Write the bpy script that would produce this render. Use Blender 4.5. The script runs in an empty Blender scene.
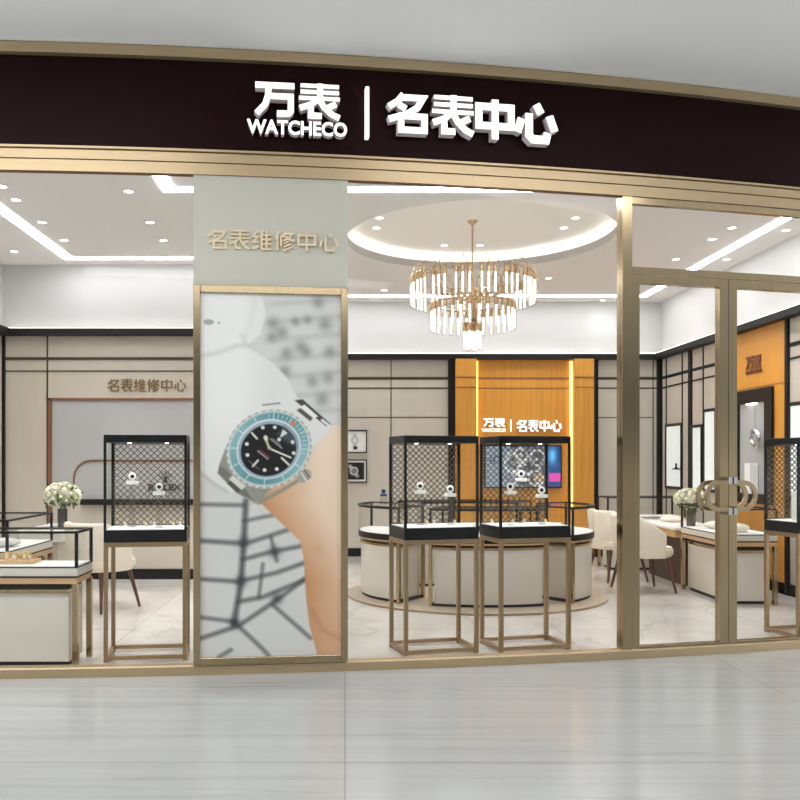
import bpy, math, random
import numpy as np
from mathutils import Vector, Matrix

random.seed(7)
rng = np.random.default_rng(7)
SC = bpy.context.scene
COL = SC.collection

# ------------------------------------------------------------------ camera, world, exposure
F, VX, VY, CAMZ = 850.0, 345.0, 460.0, 1.28          # focal length in px, vanishing point, eye height
cam_data = bpy.data.cameras.new('camera')
cam_data.sensor_width = 36.0
cam_data.lens = F / 800.0 * 36.0
cam_data.shift_x = (400.0 - VX) / 800.0
cam_data.shift_y = (VY - 400.0) / 800.0
cam_data.clip_start = 0.05
cam = bpy.data.objects.new('camera', cam_data)
COL.objects.link(cam)
cam.location = (0, 0, CAMZ)
cam.rotation_euler = (math.pi / 2, 0, 0)
SC.camera = cam

world = bpy.data.worlds.new('mall_ambient')
SC.world = world
world.use_nodes = True
bg = world.node_tree.nodes['Background']
bg.inputs['Color'].default_value = (0.93, 0.97, 1.0, 1)
bg.inputs['Strength'].default_value = 3.6

SC.view_settings.view_transform = 'Standard'
SC.view_settings.look = 'None'
SC.view_settings.exposure = 0.13
SC.view_settings.gamma = 1.0
SC.view_settings.use_curve_mapping = False
SC.cycles.use_denoising = True
SC.cycles.transparent_max_bounces = 40
SC.cycles.max_bounces = 10
SC.cycles.diffuse_bounces = 6
SC.cycles.glossy_bounces = 5
SC.cycles.sample_clamp_indirect = 6.0


def area_lamp(name, loc, sx, sy, power, color=(1, 1, 1), rot=(0, 0, 0)):
    d = bpy.data.lights.new(name, 'AREA')
    d.shape = 'RECTANGLE'
    d.size, d.size_y = sx, sy
    d.energy = power
    d.color = color
    o = bpy.data.objects.new(name, d)
    COL.objects.link(o)
    o.location = loc
    o.rotation_euler = rot
    return o


# unseen lamps added under the mall ceiling to brighten shopfront and floor
area_lamp('added_mall_fill', (-2.4, 3.2, 3.70), 3.0, 0.5, 46)
area_lamp('added_mall_fill', (2.2, 3.4, 3.70), 3.0, 0.5, 46)
area_lamp('added_mall_fill', (0.0, -1.0, 3.70), 5.0, 0.5, 90)
STRIP_STRENGTH, COVE_STRENGTH, RING_STRENGTH, SPOT_W = 15.0, 2.4, 6.0, 32.0

# ------------------------------------------------------------------ helpers


def lin(c):
    return tuple((x / 255.0 / 12.92) if x / 255.0 <= 0.04045 else ((x / 255.0 + 0.055) / 1.055) ** 2.4 for x in c[:3])


def material(name, rgb, rough=0.5, metal=0.0, spec=0.5, emit=0.0, vary=0.0, scale=8.0, stretch=(1, 1, 1),
             bump=0.0, coat=0.0, rgb2=None):
    m = bpy.data.materials.new(name)
    m.use_nodes = True
    nt = m.node_tree
    b = nt.nodes['Principled BSDF']
    c = lin(rgb)
    b.inputs['Base Color'].default_value = (*c, 1)
    b.inputs['Roughness'].default_value = rough
    b.inputs['Metallic'].default_value = metal
    b.inputs['Specular IOR Level'].default_value = spec
    b.inputs['Coat Weight'].default_value = coat
    b.inputs['Coat Roughness'].default_value = 0.1
    if emit:
        b.inputs['Emission Color'].default_value = (*c, 1)
        b.inputs['Emission Strength'].default_value = emit
    if vary or bump or rgb2:
        tc = nt.nodes.new('ShaderNodeTexCoord')
        mp = nt.nodes.new('ShaderNodeMapping')
        mp.inputs['Scale'].default_value = stretch
        nz = nt.nodes.new('ShaderNodeTexNoise')
        nz.inputs['Scale'].default_value = scale
        nz.inputs['Detail'].default_value = 5
        nt.links.new(tc.outputs['Object'], mp.inputs['Vector'])
        nt.links.new(mp.outputs['Vector'], nz.inputs['Vector'])
        if vary or rgb2:
            rp = nt.nodes.new('ShaderNodeValToRGB')
            rp.color_ramp.elements[0].position = 0.3
            rp.color_ramp.elements[1].position = 0.7
            if rgb2:
                rp.color_ramp.elements[0].color = (*lin(rgb2), 1)
                rp.color_ramp.elements[1].color = (*c, 1)
            else:
                rp.color_ramp.elements[0].color = (*[x * (1 - vary) for x in c], 1)
                rp.color_ramp.elements[1].color = (*[min(1, x * (1 + vary)) for x in c], 1)
            nt.links.new(nz.outputs['Fac'], rp.inputs['Fac'])
            nt.links.new(rp.outputs['Color'], b.inputs['Base Color'])
        if bump:
            bp = nt.nodes.new('ShaderNodeBump')
            bp.inputs['Strength'].default_value = bump
            bp.inputs['Distance'].default_value = 0.01
            nt.links.new(nz.outputs['Fac'], bp.inputs['Height'])
            nt.links.new(bp.outputs['Normal'], b.inputs['Normal'])
    return m


def glass_material(name, base=0.03, edge=0.25, tint=(1, 1, 1), rough=0.02):
    m = bpy.data.materials.new(name)
    m.use_nodes = True
    nt = m.node_tree
    nt.nodes.clear()
    out = nt.nodes.new('ShaderNodeOutputMaterial')
    mix = nt.nodes.new('ShaderNodeMixShader')
    tr = nt.nodes.new('ShaderNodeBsdfTransparent')
    tr.inputs['Color'].default_value = (*tint, 1)
    gl = nt.nodes.new('ShaderNodeBsdfGlossy')
    gl.inputs['Roughness'].default_value = rough
    lw = nt.nodes.new('ShaderNodeLayerWeight')
    pw = nt.nodes.new('ShaderNodeMath')
    pw.operation = 'POWER'
    pw.inputs[1].default_value = 4
    ma = nt.nodes.new('ShaderNodeMath')
    ma.operation = 'MULTIPLY_ADD'
    ma.inputs[1].default_value = edge
    ma.inputs[2].default_value = base
    nt.links.new(lw.outputs['Facing'], pw.inputs[0])
    nt.links.new(pw.outputs[0], ma.inputs[0])
    nt.links.new(ma.outputs[0], mix.inputs['Fac'])
    nt.links.new(tr.outputs[0], mix.inputs[1])
    nt.links.new(gl.outputs[0], mix.inputs[2])
    nt.links.new(mix.outputs[0], out.inputs['Surface'])
    return m


def print_material(name, emit=0.0, rough=0.4):
    m = bpy.data.materials.new(name)
    m.use_nodes = True
    nt = m.node_tree
    b = nt.nodes['Principled BSDF']
    at = nt.nodes.new('ShaderNodeAttribute')
    at.attribute_name = 'print'
    nt.links.new(at.outputs['Color'], b.inputs['Base Color'])
    b.inputs['Roughness'].default_value = rough
    if emit:
        nt.links.new(at.outputs['Color'], b.inputs['Emission Color'])
        b.inputs['Emission Strength'].default_value = emit
    return m


def marble_material(name, base, vein, tile, joint, rough, streak=False):
    m = bpy.data.materials.new(name)
    m.use_nodes = True
    nt = m.node_tree
    N, L = nt.nodes, nt.links
    b = N['Principled BSDF']
    tc = N.new('ShaderNodeTexCoord')
    mp = N.new('ShaderNodeMapping')
    if streak:
        mp.inputs['Scale'].default_value = (0.16, 5.0, 1)
    else:
        mp.inputs['Scale'].default_value = (0.55, 0.35, 1)
        mp.inputs['Rotation'].default_value = (0, 0, 0.7)
    L.new(tc.outputs['Object'], mp.inputs['Vector'])
    nz = N.new('ShaderNodeTexNoise')
    nz.inputs['Scale'].default_value = 2.2
    nz.inputs['Detail'].default_value = 9
    nz.inputs['Roughness'].default_value = 0.62
    nz.inputs['Distortion'].default_value = 0.5 if streak else 1.2
    L.new(mp.outputs['Vector'], nz.inputs['Vector'])
    rp = N.new('ShaderNodeValToRGB')
    e = rp.color_ramp.elements
    e[0].position, e[0].color = 0.36, (*lin(vein), 1)
    e[1].position, e[1].color = 0.60, (*lin(base), 1)
    L.new(nz.outputs['Fac'], rp.inputs['Fac'])
    # fine veins
    nv = N.new('ShaderNodeTexNoise')
    nv.inputs['Scale'].default_value = 1.1
    nv.inputs['Detail'].default_value = 4
    nv.inputs['Distortion'].default_value = 0.8
    L.new(mp.outputs['Vector'], nv.inputs['Vector'])
    sb = N.new('ShaderNodeMath')
    sb.operation = 'SUBTRACT'
    sb.inputs[1].default_value = 0.5
    ab = N.new('ShaderNodeMath')
    ab.operation = 'ABSOLUTE'
    L.new(nv.outputs['Fac'], sb.inputs[0])
    L.new(sb.outputs[0], ab.inputs[0])
    rv = N.new('ShaderNodeValToRGB')
    rv.color_ramp.elements[0].position = 0.0
    rv.color_ramp.elements[0].color = (0.72, 0.72, 0.72, 1)
    rv.color_ramp.elements[1].position = 0.014
    rv.color_ramp.elements[1].color = (1, 1, 1, 1)
    L.new(ab.outputs[0], rv.inputs['Fac'])
    mx = N.new('ShaderNodeMix')
    mx.data_type = 'RGBA'
    mx.blend_type = 'MULTIPLY'
    mx.inputs['Factor'].default_value = 0.5
    L.new(rp.outputs['Color'], mx.inputs['A'])
    L.new(rv.outputs['Color'], mx.inputs['B'])
    # tile joints
    br = N.new('ShaderNodeTexBrick')
    br.offset = 0.0
    br.inputs['Scale'].default_value = 1.0
    br.inputs['Mortar Size'].default_value = joint
    br.inputs['Mortar Smooth'].default_value = 0.1
    br.inputs['Brick Width'].default_value = tile[0]
    br.inputs['Row Height'].default_value = tile[1]
    br.inputs['Color1'].default_value = (1, 1, 1, 1)
    br.inputs['Color2'].default_value = (0.95, 0.95, 0.95, 1)
    br.inputs['Mortar'].default_value = (0.62, 0.61, 0.6, 1)
    L.new(tc.outputs['Object'], br.inputs['Vector'])
    m2 = N.new('ShaderNodeMix')
    m2.data_type = 'RGBA'
    m2.blend_type = 'MULTIPLY'
    m2.inputs['Factor'].default_value = 0.8
    L.new(mx.outputs['Result'], m2.inputs['A'])
    L.new(br.outputs['Color'], m2.inputs['B'])
    L.new(m2.outputs['Result'], b.inputs['Base Color'])
    b.inputs['Roughness'].default_value = rough
    b.inputs['Specular IOR Level'].default_value = 0.5
    return m


M = {}
M['gold'] = material('brushed_champagne_metal', (184, 164, 132), 0.2, 1.0, vary=0.05, scale=30, stretch=(1, 1, 0.05))
M['gold_stand'] = material('stand_champagne_metal', (176, 152, 120), 0.36, 1.0, vary=0.05, scale=30)
M['gold_dark'] = material('pewter_gold_metal', (172, 152, 122), 0.32, 1.0, vary=0.05, scale=20)
M['fascia_gold'] = material('champagne_fascia', (196, 174, 140), 0.42, 0.75, vary=0.03, scale=14, stretch=(0.2, 0.2, 1))
M['fascia_dark'] = material('dark_maroon_panel', (34, 11, 13), 0.45, 0, 0.08, vary=0.05, scale=3)
M['soffit'] = material('bronze_edge', (120, 84, 52), 0.5, 0.6)
M['letter_face'] = material('lit_letter_face', (255, 255, 255), 0.4, emit=0.9)
M['letter_side'] = material('letter_return', (238, 226, 226), 0.35, 0.0)
M['black'] = material('black_metal', (20, 21, 23), 0.4, 0.0, 0.3)
M['black_matte'] = material('black_trim', (24, 23, 22), 0.55, 0, 0.25)
M['charcoal'] = material('charcoal_recess', (44, 38, 34), 0.6)
M['ceiling'] = material('ceiling_paint', (231, 229, 227), 0.85, spec=0.2)
M['recess_white'] = material('recess_paint', (240, 239, 236), 0.85, spec=0.2)
M['ceiling_white'] = material('upper_wall_paint', (200, 199, 198), 0.85, spec=0.2)
M['mall_ceiling'] = material('mall_ceiling_paint', (248, 248, 248), 0.8, spec=0.2)
M['beige'] = material('beige_wall_panel', (206, 199, 188), 0.6, vary=0.03, scale=3, stretch=(3, 3, 0.5))
M['beige_warm'] = material('warm_beige_wall_panel', (202, 193, 180), 0.6, vary=0.03, scale=3, stretch=(3, 3, 0.5))
M['grey_panel'] = material('grey_plaster_panel', (178, 178, 178), 0.7, vary=0.03, scale=2.5)
M['pillar'] = material('pillar_panel', (198, 196, 184), 0.6, vary=0.02, scale=2)
M['orange'] = material('orange_wood_veneer', (214, 150, 58), 0.45, vary=0.13, scale=5, stretch=(9, 9, 0.25))
M['copper'] = material('copper_line', (146, 102, 76), 0.45, 0.5)
M['line'] = material('dark_joint_line', (70, 58, 48), 0.5)
M['white'] = material('white_laminate', (246, 245, 242), 0.35)
M['white_soft'] = material('white_leatherette', (244, 243, 240), 0.5)
M['counter_panel'] = material('greige_counter_panel', (214, 207, 196), 0.35, vary=0.03, scale=2, stretch=(1, 1, 4), coat=0.15)
M['grey_end'] = material('grey_counter_end', (176, 173, 167), 0.35, vary=0.02, scale=2)
M['walnut'] = material('walnut_wood', (94, 64, 47), 0.45, vary=0.15, scale=6, stretch=(8, 8, 0.6))
M['oak'] = material('honey_oak', (206, 168, 122), 0.45, vary=0.10, scale=5, stretch=(1, 8, 8))
M['dark_wood'] = material('dark_brown_wood', (72, 54, 44), 0.5, vary=0.1, scale=5)
M['chair'] = material('cream_upholstery', (232, 222, 206), 0.85, spec=0.2, vary=0.03, scale=40, bump=0.1)
M['glass'] = glass_material('shopfront_glass', 0.006, 0.2)
M['case_glass'] = glass_material('display_glass', 0.007, 0.2, (0.985, 0.992, 0.99))
M['acrylic'] = glass_material('clear_acrylic', 0.06, 0.5, (0.93, 0.94, 0.94), 0.05)
M['vase'] = material('smoked_vase', (62, 62, 64), 0.15, 0.0, 0.6, coat=0.4)
M['petal'] = material('cream_petal', (244, 242, 228), 0.7, spec=0.2, vary=0.05, scale=20)
M['petal_green'] = material('greenish_petal', (222, 228, 196), 0.7, spec=0.2, vary=0.05, scale=20)
M['leaf'] = material('leaf_green', (58, 92, 44), 0.5, vary=0.25, scale=15)
M['steel'] = material('polished_steel', (205, 207, 210), 0.25, 1.0)
M['dial'] = material('black_dial', (18, 18, 22), 0.3)
M['dial_blue'] = material('blue_dial', (38, 60, 104), 0.3)
M['jewel_gold'] = material('yellow_gold', (226, 184, 106), 0.3, 1.0)
M['letter_gold'] = material('gold_lettering', (132, 110, 72), 0.5, 0.2)
M['letter_gold_pale'] = material('pale_gold_lettering', (232, 212, 178), 0.5, 0.0)
M['letter_brown'] = material('brown_lettering', (122, 70, 34), 0.5)
M['letter_black'] = material('dark_lettering', (40, 36, 32), 0.5)
M['brass'] = material('chandelier_brass', (184, 158, 124), 0.34, 0.9, vary=0.05, scale=30)
M['floor_in'] = marble_material('polished_cream_marble', (224, 221, 216), (206, 200, 193), (1.6, 1.6), 0.004, 0.12)
M['floor_out'] = marble_material('polished_grey_marble', (184, 185, 184), (177, 179, 178), (2.4, 1.2), 0.003, 0.16, True)
M['platform'] = material('taupe_platform', (186, 172, 152), 0.4, vary=0.04, scale=3)
M['strip'] = material('light_strip_diffuser', (247, 251, 255), 0.5, emit=STRIP_STRENGTH)
M['cove'] = material('cove_led', (255, 250, 242), 0.5, emit=COVE_STRENGTH)
M['ring_led'] = material('ring_led', (255, 251, 244), 0.5, emit=RING_STRENGTH)
M['niche_led'] = material('niche_led', (255, 216, 130), 0.5, emit=2.2)
M['lamp'] = material('downlight_lamp', (255, 250, 240), 0.5, emit=7.0)
M['lightbox'] = material('lightbox_panel', (212, 219, 217), 0.5, emit=0.5)
M['tube_lit'] = material('lit_glass_rod', (255, 251, 242), 0.25, emit=1.6)
M['tube_clear'] = glass_material('chandelier_glass', 0.10, 0.7, (0.90, 0.89, 0.87), 0.05)
M['reflection_dark'] = material('dark_teal_reflection_panel', (52, 70, 71), 0.3)  # dark tone of the unseen wall added for reflections in the metal
M['print'] = print_material('poster_print', 0.0, 0.35)
M['screen'] = print_material('screen_picture', 0.9, 0.2)
M['lattice'] = material('bronze_lattice', (92, 80, 62), 0.4, 0.6)
M['cushion'] = material('ivory_fabric', (236, 228, 216), 0.8, vary=0.03, scale=30)
M['cushion_grey'] = material('grey_fabric', (206, 203, 198), 0.8, vary=0.03, scale=30)


class MB:
    """collects geometry for ONE mesh object"""

    def __init__(s):
        s.v, s.f, s.mi, s.sm = [], [], [], []

    def add(s, verts, faces, mat=0, smooth=False):
        n = len(s.v)
        s.v += [tuple(p) for p in verts]
        for fc in faces:
            s.f.append(tuple(i + n for i in fc))
            s.mi.append(mat)
            s.sm.append(smooth)
        return s

    def box(s, x0, x1, y0, y1, z0, z1, mat=0, yaw=0.0, about=None):
        vs = [(x, y, z) for z in (z0, z1) for x, y in ((x0, y0), (x1, y0), (x1, y1), (x0, y1))]
        if yaw:
            cx, cy = about or ((x0 + x1) / 2, (y0 + y1) / 2)
            c, q = math.cos(yaw), math.sin(yaw)
            vs = [(cx + (x - cx) * c - (y - cy) * q, cy + (x - cx) * q + (y - cy) * c, z) for x, y, z in vs]
        return s.add(vs, [(3, 2, 1, 0), (4, 5, 6, 7), (0, 1, 5, 4), (1, 2, 6, 5), (2, 3, 7, 6), (3, 0, 4, 7)], mat)

    def prism(s, poly, z0, z1, mat=0, side_mat=None, smooth=False):
        n = len(poly)
        vs = [(x, y, z0) for x, y in poly] + [(x, y, z1) for x, y in poly]
        s.add(vs, [tuple(range(n - 1, -1, -1)), tuple(range(n, 2 * n))], mat)
        m = len(s.v) - 2 * n
        for i in range(n):
            j = (i + 1) % n
            s.f.append((m + i, m + j, m + n + j, m + n + i))
            s.mi.append(mat if side_mat is None else side_mat)
            s.sm.append(smooth)
        return s

    def tube(s, pts, r, n=8, mat=0, flat=None, cap=True):
        pts = [Vector(p) for p in pts]
        rs = r if isinstance(r, (list, tuple)) else [r] * len(pts)
        vs, fs = [], []
        up = None
        for i, p in enumerate(pts):
            d = (pts[min(i + 1, len(pts) - 1)] - pts[max(i - 1, 0)]).normalized()
            if up is None:
                up = Vector((0, 0, 1)) if abs(d.z) < 0.9 else Vector((1, 0, 0))
            a = (up - d * up.dot(d)).normalized()
            up = a
            b = d.cross(a)
            for k in range(n):
                t = 2 * math.pi * k / n
                q = p + (a * math.cos(t) + b * math.sin(t)) * rs[i]
                vs.append(q)
        for i in range(len(pts) - 1):
            for k in range(n):
                k2 = (k + 1) % n
                fs.append((i * n + k, i * n + k2, (i + 1) * n + k2, (i + 1) * n + k))
        s.add(vs, fs, mat, True)
        if cap:
            s.add(vs[:n], [tuple(range(n - 1, -1, -1))], mat)
            s.add(vs[-n:], [tuple(range(n))], mat)
        return s

    def lathe(s, prof, n=20, c=(0, 0, 0), mat=0, smooth=True, cap=True):
        vs, fs = [], []
        for r, z in prof:
            for k in range(n):
                t = 2 * math.pi * k / n
                vs.append((c[0] + r * math.cos(t), c[1] + r * math.sin(t), c[2] + z))
        for i in range(len(prof) - 1):
            for k in range(n):
                k2 = (k + 1) % n
                fs.append((i * n + k, i * n + k2, (i + 1) * n + k2, (i + 1) * n + k))
        s.add(vs, fs, mat, smooth)
        if cap and prof[0][0] > 1e-5:
            s.add(vs[:n], [tuple(range(n - 1, -1, -1))], mat)
        if cap and prof[-1][0] > 1e-5:
            s.add(vs[-n:], [tuple(range(n))], mat)
        return s

    def ball(s, c, rx, ry, rz, n=10, mat=0):
        prof = [(math.sin(math.pi * i / n), -math.cos(math.pi * i / n)) for i in range(n + 1)]
        k = n * 2
        vs, fs = [], []
        for r, z in prof:
            for q in range(k):
                t = 2 * math.pi * q / k
                vs.append((c[0] + rx * r * math.cos(t), c[1] + ry * r * math.sin(t), c[2] + rz * z))
        for i in range(n):
            for q in range(k):
                q2 = (q + 1) % k
                fs.append((i * k + q, i * k + q2, (i + 1) * k + q2, (i + 1) * k + q))
        return s.add(vs, fs, mat, True)

    def sweep(s, path, prof, mat=0, closed=False, smooth=False, prof_mats=None):
        """prof: closed polygon of (offset along path normal, z); path: [(x, y, nx, ny)]"""
        vs, k = [], len(prof)
        for x, y, nx, ny in path:
            for o, z in prof:
                vs.append((x + nx * o, y + ny * o, z))
        n0 = len(s.v)
        s.v += vs
        n = len(path)
        for i in range(n if closed else n - 1):
            i2 = (i + 1) % n
            for j in range(k):
                j2 = (j + 1) % k
                s.f.append((n0 + i * k + j, n0 + i * k + j2, n0 + i2 * k + j2, n0 + i2 * k + j))
                s.mi.append(prof_mats[j] if prof_mats else mat)
                s.sm.append(smooth)
        if not closed:
            s.f.append(tuple(n0 + j for j in range(k - 1, -1, -1)))
            s.f.append(tuple(n0 + (n - 1) * k + j for j in range(k)))
            s.mi += [mat, mat]
            s.sm += [False, False]
        return s

    def build(s, name, mats, parent=None, bevel=0.0, sharp=40):
        me = bpy.data.meshes.new(name)
        me.from_pydata(s.v, [], s.f)
        for m in (mats if isinstance(mats, (list, tuple)) else [mats]):
            me.materials.append(m)
        me.polygons.foreach_set('material_index', s.mi)
        me.polygons.foreach_set('use_smooth', s.sm)
        me.update()
        # consistent outward normals
        import bmesh
        bm = bmesh.new()
        bm.from_mesh(me)
        bmesh.ops.recalc_face_normals(bm, faces=bm.faces)
        bm.to_mesh(me)
        bm.free()
        if any(s.sm):
            me.set_sharp_from_angle(angle=math.radians(sharp))
        o = bpy.data.objects.new(name, me)
        COL.objects.link(o)
        if parent is not None:
            o.parent = parent
        if bevel:
            b = o.modifiers.new('soft_edge', 'BEVEL')
            b.width = bevel
            b.segments = 2
            b.limit_method = 'ANGLE'
        return o


def thing(name, label, category, loc=(0, 0, 0), yaw=0.0, group=None):
    o = bpy.data.objects.new(name, None)
    o.empty_display_size = 0.1
    COL.objects.link(o)
    o.location = loc
    o.rotation_euler = (0, 0, yaw)
    tag(o, label, category, group)
    return o


def tag(o, label, category, group=None):
    o['label'] = label
    o['category'] = category
    if group:
        o['group'] = group
    return o


def struct(o):
    o['kind'] = 'structure'
    return o


def copy_tree(src, loc, yaw=None, label=None, group=None, parent=None):
    c = src.copy()
    COL.objects.link(c)
    if parent is None:
        c.location = loc
        if yaw is not None:
            c.rotation_euler = (0, 0, yaw)
        if label:
            c['label'] = label
        if group:
            c['group'] = group
    else:
        c.parent = parent
    for ch in src.children:
        copy_tree(ch, None, parent=c)
    return c


def PX(x, D):
    return (x - VX) / F * D


def PZ(y, D):
    return CAMZ + (VY - y) / F * D


# ------------------------------------------------------------------ the curved shopfront line
ARC_C, ARC_R = (-3.2065, 29.43), 24.4617


def arc(phi, off=0.0):
    r = ARC_R + off
    return (ARC_C[0] + r * math.sin(phi), ARC_C[1] - r * math.cos(phi))


def phi_at(x, off=0.0):
    lo, hi = -0.4, 0.6
    for _ in range(60):
        mid = (lo + hi) / 2
        X, Y = arc(mid, off)
        if X / Y * F + VX < x:
            lo = mid
        else:
            hi = mid
    return (lo + hi) / 2


def arc_depth(x):
    return arc(phi_at(x))[1]


def arc_path(xa, xb, n):
    a, b = phi_at(xa), phi_at(xb)
    out = []
    for i in range(n + 1):
        p = a + (b - a) * i / n
        X, Y = arc(p)
        out.append((X, Y, math.sin(p), -math.cos(p)))
    return out


def arc_bar(mb, xa, xb, o0, o1, z0, z1, n=2, mat=0):
    return mb.sweep(arc_path(xa, xb, n), [(o0, z0), (o1, z0), (o1, z1), (o0, z1)], mat)


XA, XB = -330, 980            # extent of the shopfront (in the photograph's column units)
Z_SILL, Z_GOLD, Z_DARK0, Z_DARK1, Z_TOP = 0.06, 2.98, 3.128, 3.664, 3.73
ZC = 3.38                     # shop ceiling

# ------------------------------------------------------------------ structure: floors and ceilings
room = [(-3.68, 9.14), (-0.85, 9.14), (-0.85, 11.3), (4.2, 11.3)]
front = [(x, y) for x, y, _, _ in arc_path(XA, XB, 60)]
front_in = [(arc(phi_at(XA) + (phi_at(XB) - phi_at(XA)) * i / 60, -0.06)) for i in range(61)]


def flat(name, loops, z0, z1, m):
    cu = bpy.data.curves.new(name, 'CURVE')
    cu.dimensions = '2D'
    cu.fill_mode = 'BOTH'
    cu.extrude = (z1 - z0) / 2
    for lp in loops:
        sp = cu.splines.new('POLY')
        sp.points.add(len(lp) - 1)
        for p, q in zip(sp.points, lp):
            p.co = (q[0], q[1], 0, 1)
        sp.use_cyclic_u = True
    tmp = bpy.data.objects.new(name + '_tmp', cu)
    COL.objects.link(tmp)
    dg = bpy.context.evaluated_depsgraph_get()
    dg.update()
    me = bpy.data.meshes.new_from_object(tmp.evaluated_get(dg))
    bpy.data.objects.remove(tmp)
    me.name = name
    for v in me.vertices:
        v.co.z += (z0 + z1) / 2
    me.polygons.foreach_set('use_smooth', [False] * len(me.polygons))
    me.materials.clear()
    me.materials.append(m)
    o = bpy.data.objects.new(name, me)
    COL.objects.link(o)
    return struct(o)


flat('floor', [front + [(4.35, 6.5), (4.35, 11.5), (-0.95, 11.5), (-0.95, 9.3), (-3.85, 9.3), (-3.85, 5.2)]], -0.06, 0.0, M['floor_in'])
flat('floor_mall', [front + [(24, 20), (24, -7), (-14, -7), (-14, 8)]], -0.06, 0.0, M['floor_out'])
struct(MB().box(-14, 24, -7.2, -7.0, 0, 1.25).build('added_reflection_wall', M['beige_warm']))  # unseen wall added across the mall, for the shopfront metal to reflect
struct(MB().box(-14, 24, -7.2, -7.02, 1.25, Z_TOP).build('added_reflection_wall_dark', M['reflection_dark']))  # its dark upper part, added to darken reflections in frames and mullions
RC, RR = (1.275, 8.09), 1.26
hole = [(RC[0] + RR * math.cos(2 * math.pi * i / 72), RC[1] + RR * math.sin(2 * math.pi * i / 72)) for i in range(72)]
flat('ceiling', [front_in + [(4.3, 6.5), (4.3, 11.4), (-0.9, 11.4), (-0.9, 9.24), (-3.8, 9.24), (-3.8, 5.2)], hole], ZC, ZC + 0.08, M['ceiling'])
flat('ceiling_mall', [front_in + [(24, 20), (24, -7), (-14, -7), (-14, 8)]], Z_TOP, Z_TOP + 0.08, M['mall_ceiling'])

# round recess in the ceiling
mb = MB()
mb.lathe([(RR, ZC), (RR, ZC + 0.075), (RR + 0.02, ZC + 0.075), (RR + 0.26, ZC + 0.075), (RR + 0.26, ZC + 0.16), (RR + 0.22, ZC + 0.18), (0.0, ZC + 0.18)],
         72, (RC[0], RC[1], 0), 0, cap=False)
struct(mb.build('ceiling_recess', M['recess_white']))
mb = MB()
mb.lathe([(RR + 0.10, ZC + 0.078), (RR + 0.16, ZC + 0.078), (RR + 0.16, ZC + 0.09), (RR + 0.10, ZC + 0.09), (RR + 0.10, ZC + 0.078)], 72, (RC[0], RC[1], 0), cap=False)
tag(mb.build('cove_ring_light', M['ring_led']), 'glowing ring of light hidden in the round ceiling recess around the chandelier', 'light')

# ------------------------------------------------------------------ structure: walls
ZT0, ZT1 = 2.61, 2.68         # black cornice
YB, YL, XL, XR, XS = 11.3, 9.14, -3.68, 4.2, -0.85


def wall(name, x0, x1, y0, y1, m, z1=ZT0):
    return struct(MB().box(x0, x1, y0, y1, 0, z1).build(name, m))


wall('wall_back', XS, XR, YB, YB + 0.12, M['beige'])
wall('wall_back_left', XL, XS, YL, YL + 0.12, M['beige_warm'])
wall('wall_return', XS - 0.12, XS, YL + 0.12, YB, M['beige'])
wall('wall_left', XL - 0.12, XL, 5.05, YL + 0.12, M['beige_warm'])
wall('wall_right', XR, XR + 0.12, 6.1, YB + 0.12, M['beige_warm'])
up = MB()
up.box(XS - 0.1, XR, YB, YB + 0.1, ZT0, ZC)
up.box(XL, XS, YL, YL + 0.1, ZT0, ZC)
up.box(XS - 0.1, XS, YL + 0.1, YB, ZT0, ZC)
up.box(XL - 0.1, XL, 5.05, YL + 0.1, ZT0, ZC)
up.box(XR, XR + 0.1, 6.1, YB + 0.1, ZT0, ZC)
struct(up.build('wall_upper', M['ceiling_white']))
# black cornice with the light on top of it
for i, (x0, x1, y0, y1) in enumerate([(XS, XR, YB - 0.12, YB), (XL, XS, YL - 0.12, YL), (XL, XL + 0.12, 5.1, YL - 0.12), (XR - 0.12, XR, 6.15, YB - 0.12)]):
    struct(MB().box(x0, x1, y0, y1, ZT0, ZT1).build('trim_%d' % (i + 1), M['black_matte']))
    if x1 - x0 > y1 - y0:
        mb = MB().box(x0 + 0.05, x1 - 0.05, y0 + 0.035, y0 + 0.075, ZT1, ZT1 + 0.012)
    else:
        xx = x0 + 0.065 if x0 < 0 else x0 + 0.035
        mb = MB().box(xx - 0.02, xx + 0.02, y0 + 0.05, y1 - 0.05, ZT1, ZT1 + 0.012)
    lab = ['strip light lying on the black cornice of the back wall behind the chandelier',
           'strip light lying on the black cornice above the repair counter lettering',
           'strip light lying on the black cornice of the side wall beside the repair counter',
           'strip light lying on the black cornice above the slanting wall of lit showcases'][i]
    tag(mb.build('cove_light', M['cove']), lab, 'light')
# black baseboards
for nm, a in {'baseboard_back': (XS, XR, YB - 0.02, YB), 'baseboard_back_left': (XL, XS, YL - 0.02, YL), 'baseboard_left': (XL, XL + 0.02, 5.1, YL - 0.02),
              'baseboard_right': (XR - 0.02, XR, 6.15, YB - 0.02)}.items():
    struct(MB().box(*a, 0, 0.11).build(nm, M['black_matte']))

# panel joints and posts --------------------------------------------------------------
TN = [4]


def trim(mb, m):
    TN[0] += 1
    return struct(mb.build('trim_%d' % TN[0], m))


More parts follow.
